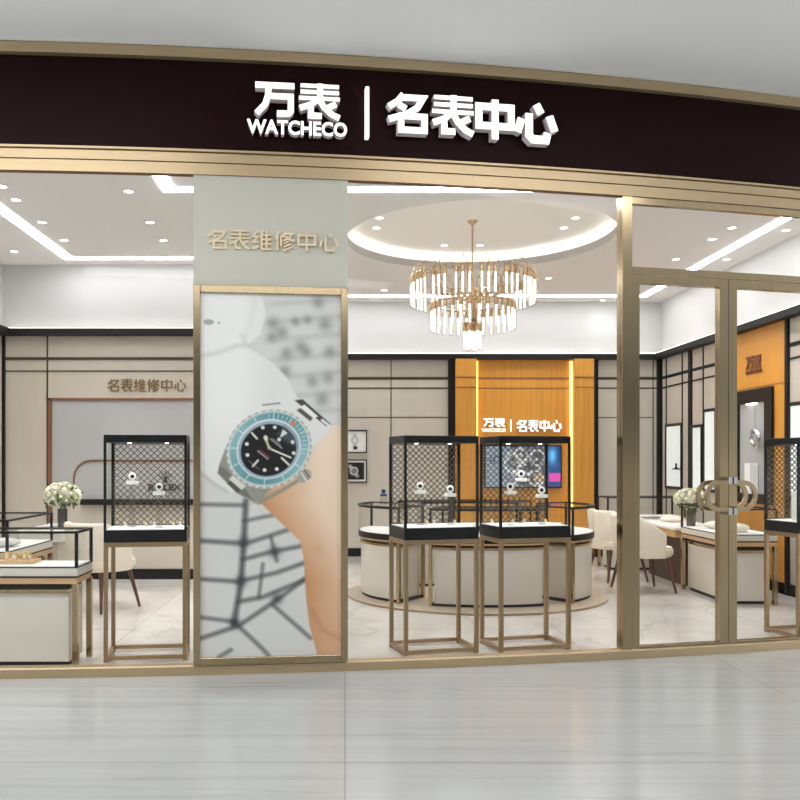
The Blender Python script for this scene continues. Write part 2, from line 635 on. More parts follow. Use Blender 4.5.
bx = lambda x: PX(x, YB)
mb = MB()
for z, t in ((2.365, 0.018), (2.235, 0.009)):
    mb.box(XS, bx(448), YB - 0.008, YB, z - t, z + t)
    mb.box(bx(597), XR, YB - 0.008, YB, z - t, z + t)
for a, b in ((XS, bx(448)), (bx(597), bx(653))):
    mb.box(a, b, YB - 0.006, YB, 1.84, 1.852)
mb.box(bx(391) - 0.006, bx(391) + 0.006, YB - 0.006, YB, 0.11, ZT0)
mb.box(bx(653) - 0.006, bx(653) + 0.006, YB - 0.006, YB, 0.11, ZT0)
trim(mb, M['line'])
for a, b in ((448, 454.5), (591, 597)):
    trim(MB().box(bx(a), bx(b), YB - 0.06, YB, 0, ZT0), M['black_matte'])
trim(MB().box(XR - 0.06, XR, YB - 0.06, YB, 0, ZT0), M['black_matte'])
trim(MB().box(XL, XL + 0.03, YL - 0.03, YL, 0, ZT0), M['black_matte'])
# orange niche on the back wall
oz = MB()
oz.box(bx(454.5), bx(475), YB - 0.14, YB, 0, ZT0)
oz.box(bx(571.5), bx(591), YB - 0.14, YB, 0, ZT0)
oz.box(bx(475), bx(571.5), YB - 0.015, YB, 0, ZT0)
struct(oz.build('wall_niche', M['orange']))
trim(MB().box(bx(475), bx(475) + 0.03, YB - 0.05, YB - 0.02, 0.1, ZT0 - 0.02), M['niche_led'])
trim(MB().box(bx(571.5) - 0.03, bx(571.5), YB - 0.05, YB - 0.02, 0.1, ZT0 - 0.02), M['niche_led'])
mb = MB()
for z, t in ((2.365, 0.01), (2.235, 0.006)):
    mb.box(bx(454.5), bx(475), YB - 0.145, YB - 0.14, z - t, z + t)
    mb.box(bx(475), bx(571.5), YB - 0.02, YB - 0.015, z - t, z + t)
    mb.box(bx(571.5), bx(591), YB - 0.145, YB - 0.14, z - t, z + t)
trim(mb, M['copper'])

# repair-counter wall (left part of the shop)
lx = lambda x: PX(x, YL)
mb = MB()
mb.box(XL, XS, YL - 0.012, YL, 2.355, 2.385)
mb.box(XL, XS, YL - 0.008, YL, 2.230, 2.242)
mb.box(lx(47.5) - 0.008, lx(47.5) + 0.008, YL - 0.008, YL, 0.11, ZT0)
trim(mb, M['line'])
# grey recessed panel with copper edge, arch line, shelf line
struct(MB().box(lx(52), XS, YL - 0.012, YL, 0.86, 1.925).build('wall_panel_grey', M['grey_panel']))
mb = MB()
mb.box(lx(49), lx(52.5), YL - 0.03, YL, 0.11, 1.945)
mb.box(lx(49), XS, YL - 0.03, YL, 1.92, 1.945)
trim(mb, M['copper'])
trim(MB().box(lx(82), XS, YL - 0.07, YL, 0.80, 0.86), M['black_matte'])
pts = [(lx(74.5), YL - 0.02, 0.86), (lx(74.5), YL - 0.02, PZ(478, YL))]
for i in range(1, 9):
    t = math.pi / 2 * i / 8
    pts.append((lx(92) - (lx(92) - lx(74.5)) * math.cos(t), YL - 0.02, PZ(478, YL) + (PZ(460.5, YL) - PZ(478, YL)) * math.sin(t)))
pts.append((XS, YL - 0.02, PZ(460.5, YL)))
trim(MB().tube(pts, 0.010, 6), M['copper'])

# right wall: panels, orange field
ry = lambda x: XR * F / (x - VX)


def rwbar(mb, xa, xb, z0, z1, t=0.008, m=0):
    a, b = sorted((ry(xa), ry(xb)))
    return mb.box(XR - t, XR, a, b, z0, z1, m)


mb = MB()
for z, t in ((2.365, 0.018), (2.235, 0.009)):
    mb.box(XR - 0.01, XR, ry(733), YB, z - t, z + t)
    mb.box(XR - 0.01, XR, 6.2, ry(789), z - t, z + t)
for x in (666.5, 682.5, 703.5, 716.5, 724):
    yy = ry(x)
    mb.box(XR - 0.008, XR, yy - 0.012, yy + 0.012, 0.11, ZT0)
trim(mb, M['black_matte'])
trim(rwbar(MB(), 689.5, 692.5, 0, ZT0, 0.02), M['black_matte'])
struct(MB().box(XR - 0.02, XR, ry(788), ry(733.5), 0, ZT0).build('wall_panel_orange', M['orange']))
trim(rwbar(MB(), 787.5, 790, 0, ZT0, 0.03), M['black_matte'])
mb = MB()
mb.box(XR - 0.024, XR - 0.02, ry(788), ry(733.5), 2.015, 2.022)
trim(mb, M['copper'])

# ------------------------------------------------------------------ light strips in the ceiling


def strip(boxes, label):
    mb = MB()
    for b in boxes:
        mb.box(*b, ZC - 0.006, ZC + 0.0)
    return tag(mb.build('ceiling_light_strip', M['strip']), label, 'light', 'linear ceiling lights')


strip([(-2.93, -2.82, 5.35, 8.88), (-2.82, -0.7, 8.80, 8.88), (-0.7, -0.6, 8.80, 10.93), (-0.6, 3.87, 10.83, 10.93), (3.77, 3.87, 6.3, 10.83)],
      'long white light strip following the outline of the shop ceiling along its walls')
strip([(-1.42, -1.31, 5.35, 6.54), (-1.42, 2.9, 6.54, 6.65)],
      'white light strip crossing the ceiling just behind the glass, above the poster pillar')


# ------------------------------------------------------------------ downlights
def make_downlight(label, loc):
    t = thing('downlight', label, 'light', loc, group='recessed ceiling downlights')
    MB().lathe([(0.037, -0.005), (0.044, -0.005), (0.046, 0.0), (0.036, 0.0), (0.036, -0.005), (0.037, -0.005)], 20, cap=False).build('trim_ring', M['ceiling_white'], t)
    MB().lathe([(0.0, -0.004), (0.036, -0.004), (0.036, 0.0), (0.0, 0.0)], 20).build('lamp', M['lamp'], t)
    return t


def spot(loc, power, target=None, angle=110):
    d = bpy.data.lights.new('spot_beam', 'SPOT')
    d.energy = power
    d.spot_size = math.radians(angle)
    d.spot_blend = 0.9
    d.shadow_soft_size = 0.05
    d.color = (1.0, 0.99, 0.965)
    o = bpy.data.objects.new('spot_beam', d)
    COL.objects.link(o)
    o.location = loc
    if target:
        v = Vector(target) - Vector(loc)
        o.rotation_euler = v.to_track_quat('-Z', 'Y').to_euler()
    return o


DL = [
    (2, 186, 0, 'round downlight at the frame edge, closest to the glass beside the slanting ceiling strip'),
    (16, 199.5, 0, 'second round downlight from the glass in the row beside the slanting ceiling strip'),
    (42, 222, 0, 'third round downlight from the glass in the row beside the slanting ceiling strip'),
    (64, 240, 0, 'last round downlight in the row beside the slanting ceiling strip, near its corner'),
    (14, 251, 0, 'lone round downlight between the slanting ceiling strip and the side wall'),
    (128.5, 191, 0, 'round downlight closest to the glass in the row beside the poster pillar'),
    (150, 222, 0, 'middle round downlight in the row of three beside the poster pillar'),
    (163.5, 240, 0, 'round downlight farthest from the glass in the row beside the poster pillar'),
    (379.5, 217.5, 1, 'downlight inside the ceiling circle, front one of the pair beside the poster pillar'),
    (376.5, 227.5, 1, 'downlight inside the ceiling circle, rear one of the pair beside the poster pillar'),
    (444.5, 245, 1, 'downlight inside the ceiling circle, behind the chandelier rod on the poster side'),
    (480, 245, 1, 'downlight inside the ceiling circle, behind the chandelier rod on the door side'),
    (575.5, 217.5, 1, 'downlight inside the ceiling circle, front one of the pair beside the door mullion'),
    (564, 227.5, 1, 'downlight inside the ceiling circle, rear one of the pair beside the door mullion'),
    (384, 290, 0, 'small downlight behind the ceiling circle, beside the poster pillar'),
    (548.5, 278, 0, 'downlight just behind the ceiling circle, beside the chandelier arms'),
    (603, 300, 0, 'small downlight at the back strip beside the door mullion'),
    (732, 227.5, 0, 'downlight seen in the transom, first from the glass beside the slanting strip'),
    (712, 239, 0, 'downlight seen in the transom, second from the glass beside the slanting strip'),
    (676, 259, 0, 'downlight seen in the transom just above the closed door leaf'),
    (726.5, 259, 0, 'downlight seen in the transom between the strip and the showcase wall'),
    (786, 230, 0, 'downlight seen in the transom at the frame edge beyond the slanting strip'),
    (672, 284.5, 0, 'downlight half hidden behind the top rail of the closed door'),
]
first = None
for x, y, rec, lab in DL:
    zc = ZC + (0.18 if rec else 0.0)
    D = (zc - CAMZ) * F / (VY - y)
    loc = (PX(x, D), D, zc)
    if first is None:
        first = make_downlight(lab, loc)
    else:
        copy_tree(first, loc, label=lab)
    near_wall = loc[1] > 10.2 or loc[0] > 3.9 or loc[0] < -3.0
    spot((loc[0], loc[1], zc - 0.02), SPOT_W * (0.15 if near_wall else 1.0))
# spots with no fixture, aimed at the orange niche and two walls
for x in (500, 545):
    spot((PX(x, 10.7), 10.62, ZC - 0.02), 16, (PX(x, YB), YB, 1.9), 70)
spot((3.2, 8.6, ZC - 0.02), 12, (XR, 8.6, 1.7), 80)
spot((lx(150), 8.2, ZC - 0.02), 10, (lx(150), YL, 1.7), 80)

# ------------------------------------------------------------------ shopfront: fascia, sill, frames, glass, doors
NARC = 70
path = arc_path(XA, XB, NARC)
f_ = MB()
f_.sweep(path, [(-0.05, Z_DARK0), (0.0, Z_DARK0), (0.0, Z_DARK1), (-0.05, Z_DARK1)], 0, smooth=False)
struct(f_.build('wall_fascia', M['fascia_dark']))
f_ = MB()
f_.sweep(path, [(-0.05, Z_DARK1), (0.045, Z_DARK1), (0.045, Z_TOP - 0.006), (-0.05, Z_TOP - 0.006)], 0)
trim(f_, M['fascia_gold'])
f_ = MB()
f_.sweep(path, [(-0.03, Z_GOLD), (0.022, Z_GOLD), (0.022, Z_GOLD + 0.066), (0.004, Z_GOLD + 0.067), (0.004, Z_GOLD + 0.073), (0.022, Z_GOLD + 0.074), (0.022, Z_GOLD + 0.126), (0.006, Z_GOLD + 0.127), (0.006, Z_GOLD + 0.134), (0.03, Z_GOLD + 0.135), (0.03, Z_DARK0), (-0.03, Z_DARK0)],
         0, prof_mats=[1, 0, 0, 0, 0, 0, 0, 0, 0, 0, 0, 0])
trim(f_, [M['fascia_gold'], M['soffit']])
f_ = MB()
f_.sweep(path, [(-0.05, 0.0), (0.03, 0.0), (0.03, Z_SILL - 0.008), (0.022, Z_SILL), (-0.05, Z_SILL)], 0)
trim(f_, M['fascia_gold'])

# poster pillar
wp = MB()
arc_bar(wp, 193.5, 347.5, -0.16, 0.012, Z_SILL, Z_GOLD, 4)
struct(wp.build('wall_pillar', M['pillar']))

# mullion and transom
mb = MB()
arc_bar(mb, 621.5, 631, -0.06, 0.015, Z_SILL, Z_GOLD)
trim(mb, M['gold'])
mb = MB()
arc_bar(mb, 631.2, 960, -0.03, 0.012, 2.935, Z_GOLD, 6)
arc_bar(mb, 631.2, 960, -0.03, 0.014, 2.482, 2.528, 6)
trim(mb, M['gold'])
mb = MB()
arc_bar(mb, 823, 834, -0.06, 0.015, Z_SILL, Z_GOLD)
trim(mb, M['gold'])


def pane(name, xa, xb, z0, z1, n=8, parent=None):
    mb = MB()
    arc_bar(mb, xa, xb, -0.022, -0.012, z0, z1, n)
    o = mb.build(name, M['glass'], parent)
    return o


struct(pane('window_1', XA, 193.2, Z_SILL, Z_GOLD, 24))
struct(pane('window_2', 347.8, 621.5, Z_SILL, Z_GOLD, 14))
struct(pane('window_3', 631.2, 823, 2.528, 2.935, 8))
struct(pane('window_4', 834, XB, Z_SILL, Z_GOLD, 8))

DZ0, DZ1 = Z_SILL + 0.004, 2.478


def door(name, xa, xb, sa, sb, side):
    fr = MB()
    arc_bar(fr, xa, xa + sa, -0.035, 0.014, DZ0, DZ1)
    arc_bar(fr, xb - sb, xb, -0.035, 0.014, DZ0, DZ1)
    arc_bar(fr, xa + sa, xb - sb, -0.035, 0.014, DZ1 - 0.055, DZ1, 4)
    arc_bar(fr, xa + sa, xb - sb, -0.035, 0.014, DZ0, DZ0 + 0.012, 4)
    d = struct(fr.build(name, M['gold']))
    g = pane('door_glass', xa + sa, xb - sb, DZ0 + 0.012, DZ1 - 0.055, 6, d)
    # the double ring pull
    cx = 727.2
    p0 = phi_at(cx)
    X0, Y0 = arc(p0, 0.014)
    tx, ty, nx, ny = math.cos(p0), math.sin(p0), math.sin(p0), -math.cos(p0)
    W = lambda u, o, z: (X0 + tx * u + nx * o, Y0 + ty * u + ny * o, z)
    zc, rh = 1.043, 0.088
    for off, ext in ((0.036, 0.192 if side < 0 else 0.176), (-0.056, 0.192 if side < 0 else 0.176)):
        hb = MB()
        sgn = side
        pts = [W(sgn * 0.02, off, zc + rh)]
        pts.append(W(sgn * (ext - rh), off, zc + rh))
        for i in range(1, 12):
            t = math.pi * i / 12
            pts.append(W(sgn * (ext - rh + rh * math.sin(t)), off, zc + rh * math.cos(t)))
        pts.append(W(sgn * (ext - rh), off, zc - rh))
        pts.append(W(sgn * 0.02, off, zc - rh))
        # flat rectangular bar
        n = len(pts)
        inner, outer = [], []
        cpt = Vector(W(sgn * (ext - rh), off, zc))
        for p in pts:
            p = Vector(p)
            ref = Vector((cpt.x, cpt.y, zc)) if (p - cpt).dot(Vector((tx, ty, 0))) * sgn > 0 else Vector((p.x, p.y, zc))
            dirv = (p - ref).normalized()
            outer.append(p + dirv * 0.014)
            inner.append(p - dirv * 0.014)
        nv = Vector((nx, ny, 0)) * 0.008
        vs = []
        for a, b in zip(inner, outer):
            vs += [a - nv, a + nv, b + nv, b - nv]
        fs = []
        for i in range(n - 1):
            for k in range(4):
                k2 = (k + 1) % 4
                fs.append((i * 4 + k, i * 4 + k2, i * 4 + 4 + k2, i * 4 + 4 + k))
        fs += [(0, 1, 2, 3), tuple(4 * (n - 1) + k for k in (3, 2, 1, 0))]
        hb.add(vs, fs)
        hb.build('door_handle', M['gold_dark'], d)
    br = MB()
    for zz in (zc + rh + 0.014, zc - rh - 0.014):
        a = [W(side * u, o, zz + dz) for dz in (-0.022, 0.022) for u, o in ((0.006, -0.064), (0.034, -0.064), (0.034, 0.046), (0.006, 0.046))]
        br.add(a, [(3, 2, 1, 0), (4, 5, 6, 7), (0, 1, 5, 4), (1, 2, 6, 5), (2, 3, 7, 6), (3, 0, 4, 7)])
    br.build('handle_bracket', M['steel'], d)
    return d


door('door_1', 631.2, 726.9, 7.3, 8.5, -1)
door('door_2', 727.4, 822.6, 8.2, 8.0, 1)

# ------------------------------------------------------------------ lettering
STROKES = {
    'wan': [[(0.03, .92), (.99, .92)], [(.36, .92), (.34, .60), (.27, .34), (.06, .07)], [(.36, .60), (.90, .60), (.90, .17), (.84, .09), (.56, .09)]],
    'biao': [[(.06, .93), (.97, .93), .66], [(.06, .755), (.97, .755), .66], [(.02, .58), (.99, .58), .66], [(.52, 1.0), (.52, .57)],
             [(.46, .55), (.30, .40), (.04, .29)], [(.30, .40), (.30, .09), (.56, .09)], [(.50, .55), (.62, .33), (.80, .14), (.98, .05)], [(.90, .44), (.70, .33)]],
    'ming': [[(.40, .96), (.26, .78), (.04, .64)], [(.36, .88), (.88, .88), (.74, .64), (.48, .47), (.04, .33)], [(.28, .70), (.46, .60)],
             [(.34, .42), (.92, .42), (.92, .08), (.34, .08), (.34, .42)]],
    'zhong': [[(.09, .80), (.91, .80), (.91, .34), (.09, .34), (.09, .80)], [(.5, .98), (.5, .02)]],
    'wei': [[(.22, .95), (.06, .68), (.26, .68), (.06, .38), (.32, .43)], [(.04, .10), (.34, .18)], [(.53, .96), (.40, .60)], [(.48, .76), (.48, .02)],
            [(.70, .98), (.75, .85)], [(.48, .77), (.97, .77), .85], [(.50, .54), (.93, .54), .85], [(.50, .31), (.93, .31), .85], [(.48, .06), (.98, .06), .85], [(.72, .77), (.72, .06)]],
    'xiu': [[(.22, .97), (.04, .55)], [(.15, .74), (.15, .02)], [(.33, .75), (.33, .24)], [(.56, .97), (.39, .66)], [(.50, .85), (.88, .85), (.70, .63), (.41, .49)],
            [(.52, .75), (.72, .59), (.98, .49)], [(.72, .50), (.45, .35), .85], [(.81, .36), (.45, .18), .85], [(.91, .22), (.45, .0), .85]],
    'xin': [[(.15, .58), (.05, .24)], [(.33, .72), (.33, .18), (.42, .08), (.74, .08), (.78, .26)], [(.50, .95), (.62, .72)], [(.82, .68), (.95, .30)]],
}


def stroke_mesh(mb, strokes, w, h, t, depth):
    """strokes in a unit box -> extruded round-cornered strips; x right, z up, front towards -y"""
    for si, st in enumerate(strokes):
        tm = t
        if not isinstance(st[-1], tuple):
            tm, st = t * st[-1], st[:-1]
        pts = [Vector((x * w, y * h)) for x, y in st]
        closed = (pts[0] - pts[-1]).length < 1e-6
        if closed:
            pts = pts[:-1]
        n = len(pts)
        L_, R_ = [], []
        for i, p in enumerate(pts):
            if closed:
                a, b = pts[i - 1], pts[(i + 1) % n]
            else:
                a, b = pts[max(i - 1, 0)], pts[min(i + 1, n - 1)]
            d1 = (p - a).normalized() if (p - a).length > 1e-9 else (b - p).normalized()
            d2 = (b - p).normalized() if (b - p).length > 1e-9 else d1
            n1, n2 = Vector((-d1.y, d1.x)), Vector((-d2.y, d2.x))
            m = (n1 + n2).normalized()
            k = tm / 2 / max(0.45, m.dot(n1))
            L_.append(p + m * k)
            R_.append(p - m * k)
        e = si * 0.0004
        vs = []
        for a, b in zip(L_, R_):
            vs += [(a.x, -depth - e, a.y), (b.x, -depth - e, b.y), (a.x, 0, a.y), (b.x, 0, b.y)]
        for i in range(n if closed else n - 1):
            j = (i + 1) % n
            q = [vs[4 * i + k] for k in range(4)] + [vs[4 * j + k] for k in range(4)]
            mb.add(q, [(0, 1, 5, 4)], 0)
            mb.add(q, [(2, 6, 7, 3), (0, 4, 6, 2), (1, 3, 7, 5)], 1)
            if not closed and i == 0:
                mb.add(q, [(0, 2, 3, 1)], 1)
            if not closed and i == n - 2:
                mb.add(q, [(4, 5, 7, 6)], 1)


def text_mesh(body, size, depth, bold, mats, name, parent=None, width=None, height=None):
    """raised lettering, lower left at the origin, front towards -y"""
    cu = bpy.data.curves.new(name, 'FONT')
    cu.body = body
    cu.size = size
    cu.extrude = depth / 2
    cu.offset = bold
    cu.resolution_u = 3
    tmp = bpy.data.objects.new(name + '_tmp', cu)
    COL.objects.link(tmp)
    dg = bpy.context.evaluated_depsgraph_get()
    dg.update()
    me = bpy.data.meshes.new_from_object(tmp.evaluated_get(dg))
    bpy.data.objects.remove(tmp)
    co = np.empty(len(me.vertices) * 3)
    me.vertices.foreach_get('co', co)
    co = co.reshape(-1, 3)
    co[:, :2] -= co[:, :2].min(0)
    if width:
        co[:, 0] *= width / co[:, 0].max()
    if height:
        co[:, 1] *= height / co[:, 1].max()
    front = co[:, 2].copy()
    out = np.stack([co[:, 0], -(front + depth / 2), co[:, 1]], 1)
    me.vertices.foreach_set('co', out.ravel())
    me.materials.clear()
    for m in mats:
        me.materials.append(m)
    me.update()
    if len(mats) > 1:
        for p in me.polygons:
            p.material_index = 0 if p.normal.y < -0.7 else 1
    o = bpy.data.objects.new(name, me)
    COL.objects.link(o)
    if parent:
        o.parent = parent
    return o


def phrase_mesh(keys, width, height, depth, tw, mats, name, parent):
    n = len(keys)
    pitch = width / n
    w = pitch * 0.9
    allm = MB()
    for i, k in enumerate(keys):
        mb = MB()
        stroke_mesh(mb, STROKES[k], w, height, tw * w, depth)
        base = len(allm.v)
        allm.v += [(x + i * pitch, y, z) for x, y, z in mb.v]
        allm.f += [tuple(q + base for q in f) for f in mb.f]
        allm.mi += mb.mi
        allm.sm += mb.sm
    return allm.build(name, mats, parent)


REPAIR = ('ming', 'biao', 'wei', 'xiu', 'zhong', 'xin')


def arc_place(o, x, z, off):
    """stand a lettering mesh on the fascia with its lower-left corner at column x and height z"""
    p = phi_at(x, off)
    X, Y = arc(p, off)
    o.location = (X, Y, z)
    o.rotation_euler = (0, 0, p)


sign = thing('shop_sign', 'white glowing shop lettering mounted on the dark maroon fascia', 'sign', (0, 0, 0))
OFF_F = 0.075                          # face of the letters in front of the fascia
for key, x0, x1, y0, y1, tw in (('wan', 254, 294.5, 82.5, 116, .15), ('biao', 297.5, 339.5, 83.5, 119, .14), ('ming', 385.5, 426.5, 92.5, 133, .155),
                                ('biao', 429, 472.5, 95, 135, .145), ('zhong', 472.5, 513, 98.5, 140, .175), ('xin', 512, 555, 102, 142.5, .185)):
    pm = phi_at((x0 + x1) / 2, OFF_F)
    D = arc(pm, OFF_F)[1]
    z0, z1 = PZ(y1, D), PZ(y0, D)
    w = (x1 - x0) * D / F / math.cos(pm) * 1.0
    mb = MB()
    stroke_mesh(mb, STROKES[key], w, z1 - z0, tw * w, 0.058)
    o = mb.build('character', [M['letter_face'], M['letter_side']], sign)
    arc_place(o, x0, z0, 0.015)
xs, Dm = 247, arc(phi_at(297, OFF_F), OFF_F)[1]
w = (347.5 - 247) * Dm / F
o = text_mesh('WATCHECO', 0.12, 0.045, 0.0035, [M['letter_face'], M['letter_side']], 'latin_lettering', sign, width=w, height=14.5 * Dm / F)
arc_place(o, 247, PZ(134, Dm), 0.012)
mb = MB()
Dm = arc(phi_at(366.5), OFF_F)[1]
wd = 3.6 * Dm / F
mb.prism([(0, 0), (wd, 0), (wd, -0.045), (0, -0.045)], 0, 51 * Dm / F, 0)
o = mb.build('divider_bar', M['letter_face'], sign)
arc_place(o, 364.5, PZ(136, Dm), 0.01)

# lettering on the pillar above the poster
D = arc_depth(270)
ps = thing('pillar_sign', 'pale gold raised lettering on the grey pillar above the poster', 'sign', (0, 0, 0))
p = phi_at(207)
o = phrase_mesh(REPAIR, 133 * D / F, 20 * D / F, 0.009, 0.105, [M['letter_gold_pale'], M['letter_gold_pale']], 'lettering', ps)
arc_place(o, 207, PZ(251.5, D), 0.0125)

# lettering on the repair wall
rs = thing('wall_sign', 'gold raised lettering on the beige wall above the grey panel', 'sign', (0, 0, 0))
o = phrase_mesh(REPAIR, 80 * YL / F, 13 * YL / F, 0.012, 0.115, [M['letter_gold'], M['letter_gold']], 'lettering', rs)
o.location = (lx(107.5), YL - 0.001, PZ(392, YL))
# dark crown and name on the grey panel behind the tall case
cs = thing('brand_sign', 'dark crown and name on the grey panel behind the tall case', 'sign', (0, 0, 0))
o = text_mesh('ROLEX', 0.16, 0.015, 0.004, [M['letter_black']], 'lettering', cs, width=33 * YL / F, height=6.5 * YL / F)
o.location = (lx(149), YL - 0.0125, PZ(490.5, YL))
mb = MB()
cxx, cz, k = lx(165.5), PZ(481, YL), YL / F
base = [(-2.6, 0), (2.6, 0)]
for i in range(5):
    a = math.radians(90 + (i - 2) * 27)
    L = 8.2 if i == 2 else 7.6
    tip = (math.cos(a) * L, 1.0 + math.sin(a) * L)
    bl, brr = -2.6 + i * 1.04, -2.6 + (i + 1) * 1.04
    vs = [(cxx + bl * k, YL - 0.022, cz), (cxx + brr * k, YL - 0.022, cz), (cxx + tip[0] * k, YL - 0.022, cz + tip[1] * k),
          (cxx + bl * k, YL - 0.0125, cz), (cxx + brr * k, YL - 0.0125, cz), (cxx + tip[0] * k, YL - 0.0125, cz + tip[1] * k)]
    mb.add(vs, [(0, 1, 2), (5, 4, 3), (0, 2, 5, 3), (1, 4, 5, 2), (0, 3, 4, 1)])
    mb.ball((cxx + tip[0] * k, YL - 0.018, cz + tip[1] * k), 0.009, 0.005, 0.009, 5)
mb.box(cxx - 2.4 * k, cxx + 2.4 * k, YL - 0.022, YL - 0.0125, cz - 1.4 * k, cz + 0.2 * k)
mb.build('crown', M['letter_black'], cs)

# white sign on the orange niche
ns = thing('niche_sign', 'small white lettering on the orange niche above the screen', 'sign', (0, 0, 0))
YN = YB - 0.016
for key, x0, x1, y0, y1, tw in (('wan', 483, 493, 418.5, 427, .15), ('biao', 494, 504.5, 418.5, 427, .13), ('ming', 516, 526.5, 420, 432, .15),
                                ('biao', 527.5, 538, 420, 432, .14), ('zhong', 539, 549, 420, 432, .17), ('xin', 550, 561, 420, 432, .18)):
    z0, z1, w = PZ(y1, YN), PZ(y0, YN), (x1 - x0) * YN / F
    mb = MB()
    stroke_mesh(mb, STROKES[key], w, z1 - z0, tw * w, 0.03)
    o = mb.build('character', [M['letter_face'], M['letter_side']], ns)
    o.location = (PX(x0, YN), YN - 0.002, z0)
o = text_mesh('WATCHECO', 0.06, 0.012, 0.0012, [M['letter_face']], 'latin_lettering', ns, width=24 * YN / F, height=3.6 * YN / F)
o.location = (PX(481.5, YN), YN - 0.002, PZ(432, YN))
mb = MB().box(PX(510.2, YN), PX(511.2, YN), YN - 0.02, YN - 0.002, PZ(432, YN), PZ(419.5, YN))
mb.build('divider_bar', M['letter_face'], ns)

# brown logo on the orange field of the right wall
ls = thing('wall_logo', 'small brown logo on the orange wall above the black framed showcase', 'sign', (0, 0, 0))
yy0, yy1 = ry(748.5), ry(764)
Dm = (yy0 + yy1) / 2
zt, zm, zb = PZ(356, Dm), PZ(369, Dm), PZ(373.5, Dm)
wl = (yy0 - yy1)
for i, key in enumerate(('wan', 'biao')):
    mb = MB()
    stroke_mesh(mb, STROKES[key], wl / 2 * 0.95, zt - zm, 0.028, 0.012)
    o = mb.build('character', [M['letter_brown'], M['letter_brown']], ls)
    o.rotation_euler = (0, 0, -math.pi / 2)
    o.location = (XR - 0.021, yy0 - i * wl / 2, zm)
o = text_mesh('WATCHECO', 0.06, 0.01, 0.003, [M['letter_brown']], 'latin_lettering', ls, width=wl * 1.08, height=zm - zb - 0.008)
o.rotation_euler = (0, 0, -math.pi / 2)
o.location = (XR - 0.021, yy0 + wl * 0.04, zb)


# ------------------------------------------------------------------ prints (poster, screen, pictures)
def to_lin(a):
    a = np.clip(a, 0, 255) / 255.0
    return np.where(a <= 0.04045, a / 12.92, ((a + 0.055) / 1.055) ** 2.4)


def grid_print(name, corners, nx, ny, img, m, parent=None):
    """img: (ny+1, nx+1, 3) sRGB 0-255, row 0 = top; corners: 3-D points tl, tr, bl"""
    tl, tr, bl = [np.array(c, float) for c in corners]
    u, v = np.meshgrid(np.linspace(0, 1, nx + 1), np.linspace(0, 1, ny + 1))
    co = tl + u[..., None] * (tr - tl) + v[..., None] * (bl - tl)
    me = bpy.data.meshes.new(name)
    idx = np.arange((nx + 1) * (ny + 1)).reshape(ny + 1, nx + 1)
    q = np.stack([idx[:-1, :-1], idx[1:, :-1], idx[1:, 1:], idx[:-1, 1:]], -1).reshape(-1, 4)
    me.from_pydata(co.reshape(-1, 3).tolist(), [], q.tolist())
    at = me.attributes.new('print', 'FLOAT_COLOR', 'POINT')
    c4 = np.concatenate([to_lin(img), np.ones(img.shape[:2] + (1,))], -1).reshape(-1)
    at.data.foreach_set('color', c4.astype(np.float32))
    me.materials.append(m)
    o = bpy.data.objects.new(name, me)
    COL.objects.link(o)
    if parent:
        o.parent = parent
    return o


class Paint:
    def __init__(s, x0, x1, y0, y1, nx, ny, rgb):
        s.X, s.Y = np.meshgrid(np.linspace(x0, x1, nx + 1), np.linspace(y0, y1, ny + 1))
        s.img = np.ones(s.X.shape + (3,)) * np.array(rgb, float)

    def over(s, mask, rgb):
        rgb = np.asarray(rgb, float)
        mask = np.clip(mask, 0, 1)[..., None]
        s.img = s.img * (1 - mask) + rgb * mask

    def seg(s, a, b):
        a, b = np.array(a, float), np.array(b, float)
        d = b - a
        t = np.clip(((s.X - a[0]) * d[0] + (s.Y - a[1]) * d[1]) / (d @ d), 0, 1)
        return np.hypot(s.X - a[0] - t * d[0], s.Y - a[1] - t * d[1])

    def line(s, pts, w, rgb, soft=0.5, alpha=1.0):
        m = np.zeros(s.X.shape)
        for a, b in zip(pts[:-1], pts[1:]):
            m = np.maximum(m, np.clip((w / 2 + soft - s.seg(a, b)) / (2 * soft), 0, 1))
        s.over(m * alpha, rgb)

    def poly_mask(s, pts, soft=0.6):
        inside = np.zeros(s.X.shape, bool)
        n = len(pts)
        dist = np.full(s.X.shape, 1e9)
        for i in range(n):
            (x1, y1), (x2, y2) = pts[i], pts[(i + 1) % n]
            cond = ((y1 > s.Y) != (y2 > s.Y))
            with np.errstate(divide='ignore', invalid='ignore'):
                xi = (x2 - x1) * (s.Y - y1) / ((y2 - y1) if y2 != y1 else 1e-9) + x1
            inside ^= cond & (s.X < xi)
            dist = np.minimum(dist, s.seg(pts[i], pts[(i + 1) % n]))
        sd = np.where(inside, dist, -dist)
        return np.clip(0.5 + sd / (2 * soft), 0, 1)

    def poly(s, pts, rgb, soft=0.6, alpha=1.0):
        s.over(s.poly_mask(pts, soft) * alpha, rgb)

    def ell(s, cx, cy, rx, ry, ang=0.0, soft=0.6):
        c, q = math.cos(ang), math.sin(ang)
        u = (s.X - cx) * c + (s.Y - cy) * q
        v = -(s.X - cx) * q + (s.Y - cy) * c
        r = np.hypot(u / rx, v / ry)
        return np.clip(0.5 + (1 - r) * min(rx, ry) / (2 * soft), 0, 1)


